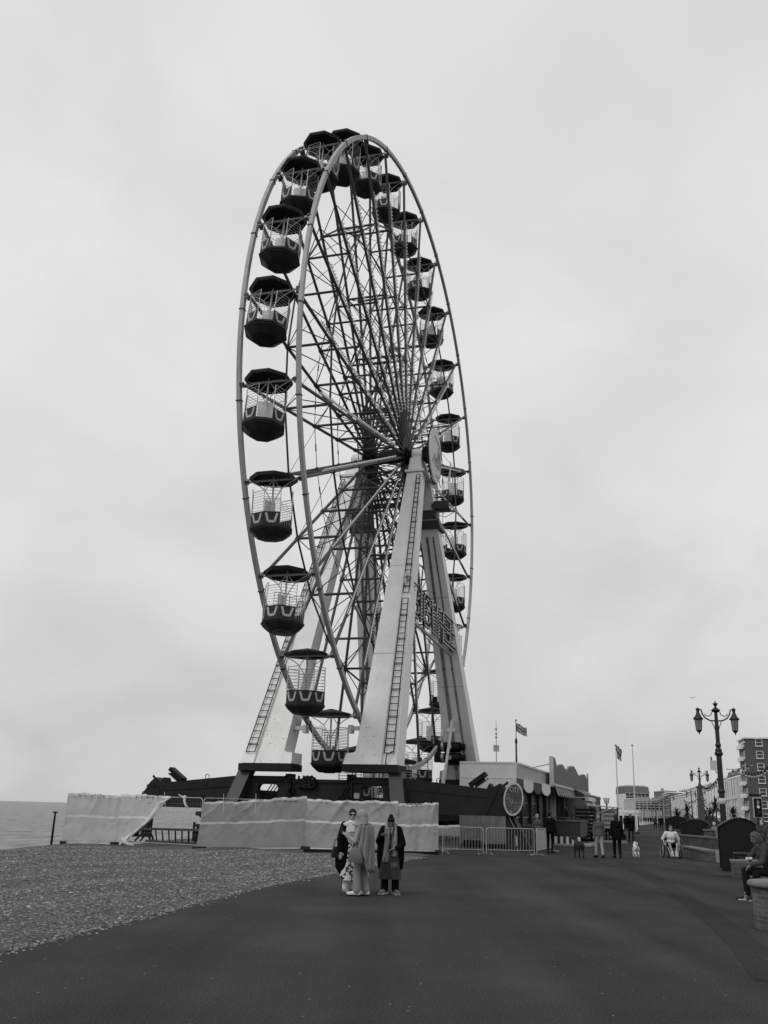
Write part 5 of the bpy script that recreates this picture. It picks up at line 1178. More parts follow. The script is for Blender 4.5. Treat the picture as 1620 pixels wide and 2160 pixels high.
mb.add(vs, [(k * n + i, k * n + (i + 1) % n, (k + 1) * n + (i + 1) % n, (k + 1) * n + i) for k in range(len(rings) - 1) for i in range(n)], True); mb.add(vs[-n:], [tuple(range(n))]); mb.build('coping', M('corner_coping', .15, .8, .3, 5, bump=.5, bscale=30), t)
# straight bench wall the sitter uses, with its end block
sit_y = L_(gnd(1572, 1900)).y
sx0 = 19.95
wall_from('bench_wall', 'low brick bench wall under the seated person', [W(sx0, sit_y - 3.6), W(sx0, sit_y + 4.8)], .6, .47)
e0 = L_(gnd(1556, 1852)); wall_from('bench_end_block', 'short brick block ending the bench wall beside the black hood', [W(e0.x - .12, e0.y), W(e0.x - .12, e0.y + 1.4)], .95, .5)
# black hooded bench shelter
def hood(name, label, p, sc=1., xs=1.):
    t = thing(name, label, 'shelter', p, WA, 'black hooded bench shelters along the planters'); t.scale = (sc * xs, sc, sc)
    HB = M('hood_black', .007, .5, .3, 3, spec=.25)
    pr = [(0, 0), (.46, 0), (.46, .62), (1.42, .62), (1.42, 1.42), (1.3, 1.52), (1.1, 1.6), (.85, 1.64), (.6, 1.61), (.35, 1.53), (.12, 1.42), (0, 1.33)]
    rel(lambda m: m.prism(pr, lambda a, b: (a, 0, b), lambda a, b: (a, .12, b)), 'end_panel', HB, t)
    rel(lambda m: m.prism(pr, lambda a, b: (a, 2.6, b), lambda a, b: (a, 2.72, b)), 'end_panel', HB, t)
    tp = [(1.43, 1.43), (1.3, 1.53), (1.1, 1.61), (.85, 1.65), (.6, 1.62), (.35, 1.54), (.12, 1.43), (-.02, 1.34)]
    mb = MB(); vs = [(a, y, b) for y in (-.04, 2.76) for a, b in tp] + [(a, y, b + .04) for y in (-.04, 2.76) for a, b in tp]; n = len(tp)
    mb.add(vs, [(i, i + 1, n + i + 1, n + i) for i in range(n - 1)] + [(2 * n + i, 2 * n + i + 1, 3 * n + i + 1, 3 * n + i) for i in range(n - 1)] + [(i, i + 1, 2 * n + i + 1, 2 * n + i) for i in range(n - 1)] + [(n + i, n + i + 1, 3 * n + i + 1, 3 * n + i) for i in range(n - 1)] + [(0, n, 3 * n, 2 * n), (n - 1, 2 * n - 1, 4 * n - 1, 3 * n - 1)], True)
    mb.build('hood_roof', HB, t)
    rel(lambda m: (m.bx(1.32, 1.4, .12, 2.6, .62, 1.4)), 'back_panel', HB, t)
    rel(lambda m: [m.bx(.5, 1.3, .13, 2.59, .44, .5), m.bx(.6, .7, .2, .3, 0, .44), m.bx(.6, .7, 2.4, 2.5, 0, .44), m.bx(1.1, 1.2, .2, .3, 0, .44), m.bx(1.1, 1.2, 2.4, 2.5, 0, .44)], 'seat', DARKW, t)
    return t
hp = gnd(1524, 1838); hood('bench_hood', 'black hooded bench shelter with an arched top behind the bench end block', hp, 1.06, .8)
hp2 = gnd(1438, 1793); hood('bench_hood', 'black hooded bench shelter beside the wheelchair user', hp2, 1.0, 1.05)
hp3 = gnd(1406, 1766); hood('bench_hood', 'black hooded bench shelter farthest up the promenade, partly hidden', hp3, 1.15, 1.1)
# farther planter walls
wall_from('planter_wall', 'long dark brick planter wall right behind the wheelchair user', [gnd(1533, 1806), gnd(1500, 1802), gnd(1438, 1794)][::-1], .5, .86)
wall_from('seat_wall', 'low dark brick seat wall stepping out from the planter wall', [gnd(1516, 1819), gnd(1459, 1805)][::-1], .5, .46)
t = thing('stone_block', 'pale rounded stone block at the end of the low seat wall', 'stone', gnd(1518, 1819), WA)
mb = MB(); mb.bx(-.14, .14, -.12, .25, 0, .44); mb.prism([(-.14, .44), (.14, .44), (.11, .49), (-.11, .49)], lambda a, b: (a, -.12, b), lambda a, b: (a, .25, b)); mb.build('block', M('pale_stone', .24, .8, .2, 5), t)
t = thing('brick_pier', 'square brick pier rising above the planter wall', 'pier', gnd(1497, 1800), WA)
rel(lambda m: m.bx(-.22, .22, 0, .5, 0, 1.12), 'brickwork', BRK, t); rel(lambda m: m.bx(-.26, .26, -.04, .54, 1.12, 1.2), 'coping', COPE, t)
# leafy masses
LEAF = [M('leaf_dark', .022, .6, .3, 8), M('leaf_mid', .042, .6, .3, 8), M('leaf_light', .075, .6, .3, 8)]
def leaves(mb, c, r, n, size, rnd, shell=.55, flat=False):
    for _ in range(n):
        while True:
            v = Vector((rnd.uniform(-1, 1), rnd.uniform(-1, 1), rnd.uniform(-1, 1)))
            l = v.length
            if l <= 1 and l > shell * rnd.random(): break
        k = 1 + .18 * sin(v.x * 7 + c[0] * 3) + .12 * sin(v.y * 9 + v.z * 6)
        p = Vector(c) + Vector((v.x * r[0] * k, v.y * r[1] * k, v.z * r[2] * k)); s = size * (.6 + .8 * rnd.random())
        q = Euler((rnd.random() * 6.28, rnd.random() * 6.28, rnd.random() * 6.28)).to_matrix()
        mb.cur = min(2, int(rnd.random() ** 1.6 * 3)); mb.add([p + q @ Vector(a) * s for a in ((-.5, -.25, 0), (.1, -.35, .08), (.6, 0, 0), (.1, .35, .08))], [(0, 1, 2, 3)])
def hedge(name, label, x0, x1, y0, y1, h, n, size, seed, cat='hedge', z0=.3):
    rnd = random.Random(seed); t = thing(name, label, cat, W((x0 + x1) / 2, (y0 + y1) / 2), WA)
    mb = MB(); ln = y1 - y0; k = max(2, int(ln / .9))
    for i in range(k):
        yy = -ln / 2 + ln * (i + .5) / k; rr = (x1 - x0) / 2
        leaves(mb, (rnd.uniform(-.15, .15), yy, z0 + (h - z0) * .5), (rr, .8, (h - z0) * .56 * (.9 + .25 * rnd.random())), n // k, size, rnd)
    mb.build('foliage', LEAF, t, recalc=False)
    mb = MB()
    for i in range(k * 2): x = rnd.uniform(-.3, .3); y = -ln / 2 + ln * (i + .5) / (2 * k); mb.tube((x, y, 0), (x + rnd.uniform(-.2, .2), y, h * .7), .02, 4, .008)
    mb.build('stem', BLACK, t)
    return t
hedge('leafy_hedge', 'loose leafy hedge behind the seated person', 20.9, 22.9, sit_y - 2.5, sit_y + 5.2, 1.5, 5200, .085, 1)
hedge('leafy_hedge', 'taller dense leafy hedge beyond the seated person, left of it', 20.5, 24.2, sit_y + 5.6, sit_y + 12, 1.8, 6500, .1, 2)
hedge('shrub_bed', 'dark low shrubs behind the planter wall and brick pier', 20.4, 23.4, L_(gnd(1500, 1802)).y - 4, L_(gnd(1500, 1802)).y + 5, 1.35, 4200, .1, 3, 'shrubs')
hedge('shrub_bed', 'dark shrubs between the second black hood and the stone pillar', 19.6, 23.5, L_(gnd(1450, 1790)).y + 2, L_(gnd(1450, 1790)).y + 20, 1.45, 4600, .16, 4, 'shrubs')
hedge('shrub_bed', 'long dark shrub bed far along the promenade before the white terrace', 17.5, 22, 38, 90, 1.7, 5000, .28, 5, 'shrubs')
def palm(label, px, py_top, Y, heads, spread, seed, low=False):
    rnd = random.Random(seed); p = at(px, 1730, Y); t = thing('cordyline_palm', label, 'palm', (p.x, p.y, 0), 0, 'spiky palms in the promenade planters')
    zt = at(px, py_top, Y).z
    tr = MB(); fo = MB()
    for dxx, zz in heads:
        top = Vector((dxx, 0, zt * zz)); tr.path([(0, 0, 0), (dxx * .3, 0, zt * zz * .45), (dxx, 0, zt * zz * .86)], [.13, .1, .07], 6)
        for k in range(90):
            a = rnd.random() * 6.28; e = rnd.uniform(-.9, 1.4); L0 = spread * (.7 + .5 * rnd.random()); dr = Vector((cos(a) * cos(e), sin(a) * cos(e), sin(e)))
            b = top * 1 + Vector((0, 0, -zt * .12)); m = b + dr * L0 * .6; e2 = b + dr * L0 + Vector((0, 0, -.18 * L0)); s = dr.cross(Vector((0, 0, 1))).normalized() * .045
            fo.cur = min(2, int(rnd.random() ** 2 * 3)); fo.add([b - s, b + s, m + s, m - s, e2], [(0, 1, 2, 3), (3, 2, 4)])
    tr.build('trunk', M('palm_trunk', .05, .8, .3, 6), t); fo.build('frond', LEAF, t, recalc=False); return t
palm('two headed spiky palm right of the stone pillar', 1497, 1676, 112, [(-.75, .92), (.75, .86), (0, .62)], 1.15, 11)
palm('low bushy spiky palm left of the stone pillar', 1441, 1702, 105, [(-.6, .8), (.5, .95)], 1.2, 12)
palm('small spiky palm in front of the ornate cream hotel', 1548, 1706, 90, [(0, .95)], .85, 13)
palm('slim spiky palm just left of the near lamp post', 1512, 1693, 120, [(0, .95)], .8, 14)
# ------------------------------------------------------------------ people
SKIN = M('skin_light', .3, .6, .08, 4); SKIND = M('skin_tan', .17, .6, .08, 4); HAIRD = M('hair_dark', .008, .5, .4, 30, spec=.15); HAIRL = M('hair_fair', .16, .6, .4, 30); HAIRM = M('hair_brown', .06, .6, .4, 25)
CBLK = M('cloth_black', .006, .85, .35, 6, bump=.3, spec=.06); CDK = M('cloth_dark', .032, .85, .25, 6, bump=.3, spec=.06); CMID = M('cloth_mid', .085, .85, .2, 6, bump=.3, spec=.06); CGRY = M('cloth_grey', .2, .85, .18, 6, bump=.3, spec=.06); CLT = M('cloth_light', .27, .85, .15, 6, bump=.4, spec=.06); CWH = M('cloth_white', .62, .8, .08, 6, bump=.3, spec=.06); SHOEW = M('shoe_white', .6, .5, .1); PATT = None
def V(*a): return Vector(a)
def stand(s=1., stride=0., hw=.1):
    J = dict(pelvis=V(0, 0, .95), waist=V(0, .0, 1.08), chest=V(0, .01, 1.27), neck=V(0, .0, 1.44), head=V(0, .03, 1.585),
             shL=V(-.17, 0, 1.38), elL=V(-.22, -.02, 1.1), wrL=V(-.23, .06, .86), hdL=V(-.02, .03, -.1),
             shR=V(.17, 0, 1.38), elR=V(.22, -.02, 1.1), wrR=V(.23, .06, .86), hdR=V(.02, .03, -.1),
             hipL=V(-.09, 0, .9), knL=V(-hw, .03 + stride * .5, .49), anL=V(-hw, -.02 + stride, .085), hipR=V(.09, 0, .9), knR=V(hw, .03 - stride * .35, .49), anR=V(hw, -.02 - stride, .085), look=V(0, 1, 0))
    J['toeL'] = J['anL'] + V(-.02, .15, -.05); J['toeR'] = J['anR'] + V(.02, .15, -.05)
    return J
def scaleJ(J, s): return {k: (v * s if k != 'look' else v) for k, v in J.items()}
def hand(mb, w, d, s, side):
    d = d.normalized(); up = Vector((0, 0, 1)); sx = d.cross(up)
    if sx.length < .2: sx = Vector((1, 0, 0)) - d * d.x
    sx.normalize(); nn = sx.cross(d)
    mb.cap(w, w + d * .05 * s, .026 * s, .034 * s, 8)
    for k, l in enumerate((.068, .078, .073, .058)):
        b = w + d * .085 * s + sx * (.03 - .02 * k) * s; m = b + d * l * .55 * s + nn * -.012 * s; e = m + d * l * .4 * s + nn * -.03 * s
        mb.cap(w + d * .05 * s + sx * (.022 - .015 * k) * s, b, .012 * s, .0105 * s, 6); mb.cap(b, m, .0105 * s, .0095 * s, 6); mb.cap(m, e, .0095 * s, .008 * s, 6)
    b = w + d * .02 * s + sx * .028 * s * side; m = b + (d * .6 + sx * .7 * side).normalized() * .045 * s; mb.cap(b, m, .0125 * s, .011 * s, 6); mb.cap(m, m + d * .035 * s, .011 * s, .009 * s, 6)
def head_prims(mb, J, s):
    h = J['head']; f = J['look'].normalized(); q = f.to_track_quat('Y', 'Z').to_matrix()
    mb.ell(h + q @ V(0, 0, .02 * s), (.075 * s, .095 * s, .1 * s), 14, 10, q); mb.ell(h + q @ V(0, .025 * s, -.045 * s), (.058 * s, .066 * s, .07 * s), 12, 8, q)
    mb.cap(h + q @ V(0, .098 * s, .012 * s), h + q @ V(0, .112 * s, -.022 * s), .011 * s, .015 * s, 6)      # nose
    mb.ell(h + q @ V(0, .082 * s, -.062 * s), (.026 * s, .014 * s, .008 * s), 8, 5, q); mb.ell(h + q @ V(0, .078 * s, -.095 * s), (.022 * s, .018 * s, .018 * s), 8, 5, q)
    for a in (-1, 1): mb.ell(h + q @ V(.077 * s * a, -.005 * s, -.005 * s), (.012 * s, .022 * s, .03 * s), 8, 5, q)
    mb.cap(J['neck'] - V(0, 0, .04 * s), h + q @ V(0, -.015 * s, -.06 * s), .054 * s, .05 * s, 10)
    return q
def face(t, J, s):
    h = J['head']; q = J['look'].normalized().to_track_quat('Y', 'Z').to_matrix(); mb = MB()
    for a in (-1, 1): mb.ell(h + q @ V(.03 * s * a, .087 * s, .015 * s), (.013 * s, .008 * s, .006 * s), 8, 5, q); mb.cap(h + q @ V(.018 * s * a, .092 * s, .036 * s), h + q @ V(.045 * s * a, .084 * s, .034 * s), .004 * s, .003 * s, 5)
    mb.ell(h + q @ V(0, .093 * s, -.062 * s), (.022 * s, .006 * s, .003 * s), 8, 5, q)
    mb.build('facial_features', CBLK, t)
def body(t, J, s, skin, vox, fingers=True, bare=None):
    mb = MB(); head_prims(mb, J, s)
    mb.ell(J['chest'], (.15 * s, .1 * s, .19 * s), 12, 8); mb.ell((J['waist']), (.125 * s, .09 * s, .14 * s), 12, 8); mb.ell(J['pelvis'], (.155 * s, .105 * s, .12 * s), 12, 8)
    mb.chain([J['shL'] * .6 + J['shR'] * .4, J['shR']], [.065 * s, .058 * s]); mb.chain([J['shL'] * .4 + J['shR'] * .6, J['shL']], [.065 * s, .058 * s])
    mb.cap(J['chest'] + V(0, 0, .08 * s), J['neck'], .09 * s, .052 * s)
    for S_ in 'LR':
        mb.chain([J['sh' + S_], J['el' + S_], J['wr' + S_]], [.05 * s, .039 * s, .026 * s]); mb.chain([J['hip' + S_], J['kn' + S_], J['an' + S_]], [.082 * s, .055 * s, .037 * s])
        mb.chain([J['an' + S_] - V(0, 0, .02 * s), J['toe' + S_]], [.04 * s, .03 * s]); mb.ell(J['an' + S_] - V(0, .0, .05 * s), (.035 * s, .045 * s, .03 * s))
        if fingers: hand(mb, J['wr' + S_], J['hd' + S_], s, 1 if S_ == 'L' else -1)
        else: mb.cap(J['wr' + S_], J['wr' + S_] + J['hd' + S_] * .9, .028 * s, .034 * s, 7)
    return mb.fused('body', skin, t, vox)
def shoes(t, J, s, mat, sole=None, big=1.):
    for S_ in 'LR':
        a, b = J['an' + S_].copy(), J['toe' + S_].copy(); a.z = .06 * s; b.z = .045 * s; d = (b - a); d.z = 0; d.normalize()
        mb = MB(); mb.chain([a - d * .04 * s, a + d * .05 * s, b + d * .03 * s], [.052 * s * big, .05 * s * big, .04 * s * big]); mb.cap(a + V(0, 0, .02 * s), a + V(0, 0, .07 * s), .05 * s, .047 * s)
        sh = mb.fused('shoe', mat, t, .012 * s, 1)
        if sole: mb = MB(); q = d.to_track_quat('Y', 'Z').to_matrix(); mb.box(a + d * .065 * s + V(0, 0, .014 * s - a.z), (.1 * s * big, .3 * s, .028 * s), q); mb.build('sole', sole, sh)
def trousers(t, J, s, mat, vox, r=(.1, .075, .065), wide=0.):
    mb = MB(); mb.ell(J['pelvis'] + V(0, 0, .0), (.175 * s, .125 * s, .13 * s), 14, 8)
    for S_ in 'LR': mb.chain([J['hip' + S_], J['kn' + S_], J['an' + S_] + V(0, 0, .03 * s)], [r[0] * s, r[1] * s, (r[2] + wide) * s])
    return mb.fused('trousers', mat, t, vox)
def top_(t, J, s, mat, vox, r=(.068, .056, .044), k=1.14, hem=None, name='jumper', sleeves=True, slv=1.):
    mb = MB(); mb.ell(J['chest'], (.165 * s * k, .12 * s * k, .2 * s), 14, 9); mb.ell(J['waist'], (.15 * s * k, .115 * s * k, .17 * s), 14, 9)
    mb.cap(J['chest'] + V(0, 0, .07 * s), J['neck'] - V(0, 0, .02 * s), .1 * s, .068 * s)
    mb.chain([J['shL'], J['shR']], [.075 * s, .075 * s])
    if hem is not None:
        mb.loft([(J['waist'] + V(0, 0, .05 * s), .15 * s * k, .11 * s * k, 0), (J['pelvis'], .172 * s * k, .135 * s * k, 0), (V(J['pelvis'].x, J['pelvis'].y, hem), (.17 + .06 * max(0, .9 * s - hem)) * s * k, .145 * s * k, 0)], 18)
    if sleeves:
        for S_ in 'LR':
            w_ = J['el' + S_].lerp(J['wr' + S_], slv); mb.chain([J['sh' + S_], J['el' + S_], w_], [r[0] * s, r[1] * s, r[2] * s])
    return mb.fused(name, mat, t, vox)
def hair(t, J, s, mat, style, vox=.014):
    h = J['head']; q = J['look'].normalized().to_track_quat('Y', 'Z').to_matrix(); mb = MB()
    mb.ell(h + q @ V(0, -.014 * s, .054 * s), (.088 * s, .1 * s, .086 * s), 14, 9, q); mb.ell(h + q @ V(0, -.045 * s, -.01 * s), (.08 * s, .065 * s, .09 * s), 12, 8, q)
    if style == 'bun': mb.ell(h + q @ V(0, -.04 * s, .15 * s), (.052 * s, .052 * s, .045 * s), 10, 7)
    if style == 'low_bun': mb.ell(h + q @ V(0, -.12 * s, .02 * s), (.05 * s, .05 * s, .05 * s), 10, 7)
    if style == 'long': mb.chain([h + V(0, -.06 * s, 0), h + V(0, -.1 * s, -.16 * s), h + V(0, -.11 * s, -.34 * s)], [.09 * s, .1 * s, .07 * s])
    if style == 'bob': mb.chain([h + q @ V(0, -.06 * s, 0), h + q @ V(0, -.07 * s, -.1 * s)], [.09 * s, .085 * s]); mb.chain([h + q @ V(-.07 * s, .0, .02), h + q @ V(-.075 * s, .02, -.08 * s)], [.035 * s, .03 * s]); mb.chain([h + q @ V(.07 * s, .0, .02), h + q @ V(.075 * s, .02, -.08 * s)], [.035 * s, .03 * s])
    return mb.fused('hair', mat, t, vox)
def strands(mb, pts_top, drop, n, rnd, r=.004, sway=.03):
    a, b = pts_top
    for i in range(n): p = a.lerp(b, (i + .5) / n); q = p + V(rnd.uniform(-sway, sway), rnd.uniform(-sway, sway), -drop * (.6 + .6 * rnd.random())); mb.tube(p, q, r, 4, r * .5)

# ---- woman in the black coat and sunglasses
p = gnd(737, 1885); t = thing('person', 'woman in sunglasses and a draped black coat over a white collar', 'person', p, pi + .5, 'pedestrians')
J = stand(hw=.09); J.update(wrL=V(-.12, .2, 1.08), elL=V(-.25, .02, 1.1), hdL=V(.05, .06, 0), wrR=V(.26, .04, .84), elR=V(.25, -.02, 1.1), look=V(.45, 1, -.06)); s = 1.0
body(t, J, s, SKIN, .011); face(t, J, s); hair(t, J, s, HAIRD, 'low_bun')
q = J['look'].normalized().to_track_quat('Y', 'Z').to_matrix(); mb = MB(); h = J['head']
for a in (-1, 1): mb.ell(h + q @ V(.034 * a, .096, .015), (.031, .008, .024), 10, 6, q); mb.cap(h + q @ V(.066 * a, .085, .02), h + q @ V(.08 * a, 0, .018), .005, .004, 5)
mb.cap(h + q @ V(-.012, .102, .02), h + q @ V(.012, .102, .02), .004, .004, 5); mb.build('sunglasses', BLACK, t)
top_(t, J, s, CWH, .014, name='shirt', sleeves=False, k=1.1)
mb = MB(); mb.loft([(V(0, .02, 1.33), .15, .13, 0), (V(0, .02, 1.42), .1, .1, 0), (V(0, .03, 1.48), .07, .075, 0)], 18, False); mb.grid(lambda u, v: V(-.02 - .12 * u, .1 + .06 * (1 - u) + .02 * v, 1.46 - .2 * v - .02 * u), 6, 6); mb.grid(lambda u, v: V(.02 + .12 * u, .1 + .06 * (1 - u) + .02 * v, 1.46 - .2 * v - .02 * u), 6, 6); mb.build('collar', CWH, t)
mb = MB()                                                                  # coat, open in front, hanging long and rounded at the back
mb.ell(V(0, -.03, 1.2), (.2, .13, .22), 16, 9)
for S_ in 'LR': mb.chain([J['sh' + S_] + V(0, -.01, 0), J['el' + S_], J['wr' + S_].lerp(J['el' + S_], .12)], [.082, .082, .06])
mb.loft([(V(0, -.05, 1.25), .21, .13, 0), (V(.03, -.07, 1.0), .25, .17, 0), (V(.05, -.08, .72), .27, .19, 0), (V(.07, -.07, .52), .24, .17, 0), (V(.1, -.05, .4), .14, .11, 0)], 22)
mb.fused('coat', CBLK, t, .016)
def patt():
    m = bpy.data.materials.new('patterned_cloth'); m.use_nodes = True; tt = m.node_tree; b = tt.nodes['Principled BSDF']; b.inputs['Roughness'].default_value = .85
    tc = tt.nodes.new('ShaderNodeTexCoord'); vo = tt.nodes.new('ShaderNodeTexNoise'); vo.inputs['Scale'].default_value = 9; vo.inputs['Detail'].default_value = 2; vo.inputs['Distortion'].default_value = 1.5; tt.links.new(tc.outputs['Object'], vo.inputs['Vector'])
    cr = tt.nodes.new('ShaderNodeValToRGB'); cr.color_ramp.elements[0].position = .5; cr.color_ramp.elements[0].color = (.6, .6, .6, 1); cr.color_ramp.elements[1].position = .53; cr.color_ramp.elements[1].color = (.015, .015, .015, 1); tt.links.new(vo.outputs[0], cr.inputs[0]); tt.links.new(cr.outputs[0], b.inputs['Base Color']); return m
PATT = patt()
mb = MB(); mb.loft([(V(0, 0, 1.0), .15, .12, 0), (V(0, 0, .7), .19, .15, 0), (V(.0, 0, .44), .22, .17, 0), (V(0, 0, .27), .23, .18, 0)], 26, True, .08, 7); mb.build('skirt', PATT, t)
trousers(t, J, s, CWH, .014, (.095, .075, .062), .01); shoes(t, J, s, CGRY)
mb = MB(); mb.loft([(V(.36, .0, .72), .13, .05, .3), (V(.36, 0, .85), .12, .045, .3), (V(.35, 0, .94), .09, .03, .3)], 14); bag = mb.build('handbag', CDK, None); bag.parent = t
mb = MB(); mb.path([V(.3, .02, .93), V(.29, .02, 1.06), V(.33, 0, 1.12), V(.38, -.02, 1.06), V(.4, -.02, .93)], .01, 5); mb.build('bag_strap', CDK, bag)
bpy.data.objects.remove
# ---- woman in the pale headscarf holding the phone
p = gnd(760, 1890); t = thing('person', 'woman in a pale headscarf and long fringed shawl, seen from behind', 'person', p, 1.3, 'pedestrians'); s = .985
J = stand(hw=.1, stride=.07); J.update(elL=V(-.24, .08, 1.08), wrL=V(-.17, .3, 1.2), hdL=V(.03, .08, .07), elR=V(.2, .1, 1.1), wrR=V(.06, .3, 1.18), hdR=V(-.03, .08, .05), look=V(.25, 1, -.15)); J = scaleJ(J, s)
body(t, J, s, SKIN, .011); face(t, J, s)
top_(t, J, s, CLT, .014, hem=.62, k=1.16, name='tunic', slv=.95)
q = J['look'].normalized().to_track_quat('Y', 'Z').to_matrix(); h = J['head']; mb = MB()
mb.ell(h + q @ V(0, -.022, .03), (.112, .128, .128), 16, 10, q); mb.cap(h + q @ V(0, -.035, -.04), J['neck'] + V(0, -.02, -.02), .105, .115, 14); mb.loft([(J['neck'] + V(0, 0, .03), .1, .11, 0), (J['neck'] + V(0, 0, -.05), .17, .15, 0), (J['neck'] + V(0, 0, -.17), .225, .17, 0)], 18); mb.fused('headscarf', M('headscarf_cloth', .25, .85, .1, 5, bump=.3), t, .013)
SHW = M('shawl_cloth', .2, .85, .15, 7, bump=.4)
mb = MB()                                                                  # shawl over the left shoulder, falling long behind
mb.grid(lambda u, v: V(-.19 + .3 * u + .03 * sin(v * 5 + u * 9), -.16 - .07 * sin(u * pi) - .05 * v + .022 * sin(u * 22 + v * 3), 1.42 - .9 * v - .06 * u), 26, 22)
mb.grid(lambda u, v: V(-.25 - .035 * sin(u * pi) - .02 * sin(u * 15 + v * 4), -.02 - .18 * u, 1.42 - .1 * abs(u - .5) - .82 * v * (.35 + .65 * u)), 20, 20)
mb.grid(lambda u, v: V(-.23 + .42 * u, -.14 + .3 * v - .03 * sin(u * 3), 1.44 - .05 * abs(u - .35) + .015 * sin(u * 12 + v * 7) - .03 * v), 16, 8)
sh = mb.build('shawl', SHW, t, recalc=False); so_ = sh.modifiers.new('t', 'SOLIDIFY'); so_.thickness = .012
mb = MB(); rnd = random.Random(4); strands(mb, (V(-.19, -.2, .52), V(.12, -.22, .47)), .14, 34, rnd); strands(mb, (V(-.25, -.2, .6), V(-.25, -.08, .85)), .12, 14, rnd); mb.build('fringe', CLT, sh)
trousers(t, J, s, M('trouser_pale', .23, .85, .12, 5, bump=.3), .014, (.105, .09, .075), .01); shoes(t, J, s, SHOEW, BLACK)
ph = V(-.14, .41, 1.3) * s; ob = thing('mobile_phone', 'black mobile phone held up between the two chatting women', 'phone', p + Matrix.Rotation(1.3, 3, 'Z') @ ph, 1.3)
mb = MB(); mb.box((0, 0, 0), (.08, .014, .16), Matrix.Rotation(.5, 3, 'Y')); mb.build('body', BLACK, ob); mb = MB(); mb.box((0, .008, 0), (.07, .003, .145), Matrix.Rotation(.5, 3, 'Y')); mb.build('screen', GLASSD, ob)
bp_ = V(-.3, .04, .8); mb = MB(); mb.loft([(bp_ + V(0, 0, -.14), .05, .15, 0), (bp_ + V(0, 0, -.04), .065, .16, 0), (bp_ + V(0, 0, .08), .05, .12, 0), (bp_ + V(0, 0, .13), .03, .09, 0)], 16)
bag = mb.build('shoulder_bag', M('bag_pale', .11, .6, .2, 6), t); mb = MB(); mb.path([bp_ + V(.01, -.08, .11), bp_ + V(.05, -.05, .27), bp_ + V(.06, .02, .31), bp_ + V(.04, .07, .26), bp_ + V(.01, .09, .11)], .012, 5); mb.build('bag_handle', CLT, bag)
# ---- woman with the bun looking down
p = gnd(822, 1886); t = thing('person', 'woman with a hair bun, black coat and long scarf, looking down at her hands', 'person', p, pi - .08, 'pedestrians'); s = .95
J = stand(hw=.12); J.update(head=V(0, .1, 1.54), neck=V(0, .02, 1.43), look=V(-.05, 1, -.85), elR=V(.27, .02, 1.12), wrR=V(.2, .2, 1.24), hdR=V(-.05, .05, .05), elL=V(-.27, -.02, 1.08), wrL=V(-.12, .2, .97), hdL=V(.09, .03, -.01), toeL=V(-.18, .14, .03), toeR=V(.18, .14, .03)); J = scaleJ(J, s)
body(t, J, s, SKIND, .011); face(t, J, s); hair(t, J, s, HAIRD, 'bun')
mb = MB(); mb.loft([(V(0, 0, 1.25), .16, .12, 0), (V(0, 0, .95), .19, .15, 0), (V(0, 0, .6), .215, .165, 0), (V(0, 0, .3), .235, .175, 0)], 30, True, .06, 8); mb.build('tunic', M('tunic_dark', .042, .85, .2, 5, bump=.3), t)
mb = MB(); rr = [J['chest'], J['waist']]
for sgn in (-1, 1):                                                         # coat fronts hang open either side of the scarf
    mb.chain([V(sgn * .13, -.02, 1.3), V(sgn * .19, -.01, 1.0), V(sgn * .2, -.02, .72), V(sgn * .21, -.03, .55)], [.1, .105, .1, .07])
mb.ell(V(0, -.06, 1.15), (.22, .11, .28), 14, 9); mb.loft([(V(0, -.08, 1.2), .22, .1, 0), (V(0, -.1, .85), .25, .12, 0), (V(0, -.1, .55), .26, .12, 0)], 18)
mb.chain([J['shL'], J['shR']], [.082, .082])
for S_ in 'LR': mb.chain([J['sh' + S_], J['el' + S_], J['wr' + S_].lerp(J['el' + S_], .1)], [.085, .078, .058])
mb.chain([J['shL'] + V(0, 0, .02), J['neck'] + V(0, -.05, -.0), J['shR'] + V(0, 0, .02)], [.05, .05, .05]); mb.fused('coat', CBLK, t, .015)
SCF = M('scarf_pattern', .23, .85, .4, 9, bump=.5)
mb = MB(); mb.path([V(-.07, .13, 1.3), V(-.1, .05, 1.41), V(0, -.06, 1.45), V(.1, .05, 1.41), V(.07, .13, 1.3)], .045, 8)
for sgn in (-1, 1): mb.grid(lambda u, v: V(sgn * (.015 + .11 * u + .02 * v), .15 + .03 * v + .02 * sin(u * 9 + v * 4), 1.36 - (.66 + .06 * sgn) * v), 8, 20)
sc = mb.build('scarf', SCF, t, recalc=False); md = sc.modifiers.new('t', 'SOLIDIFY'); md.thickness = .015
mb = MB(); rnd = random.Random(6); strands(mb, (V(-.16, .18, .64), V(-.02, .18, .64)), .1, 14, rnd); strands(mb, (V(.02, .18, .76), V(.16, .18, .76)), .1, 14, rnd); mb.build('fringe', SCF, sc)
mb = MB(); mb.path([V(-.08, .17, 1.36), V(-.02, .2, 1.15), V(.02, .2, .98), V(.03, .2, .85)], .012, 5); mb.build('lanyard', BLACK, t)
trousers(t, J, s, CBLK, .014, (.1, .085, .08), .01); shoes(t, J, s, CGRY, SHOEW, 1.05)
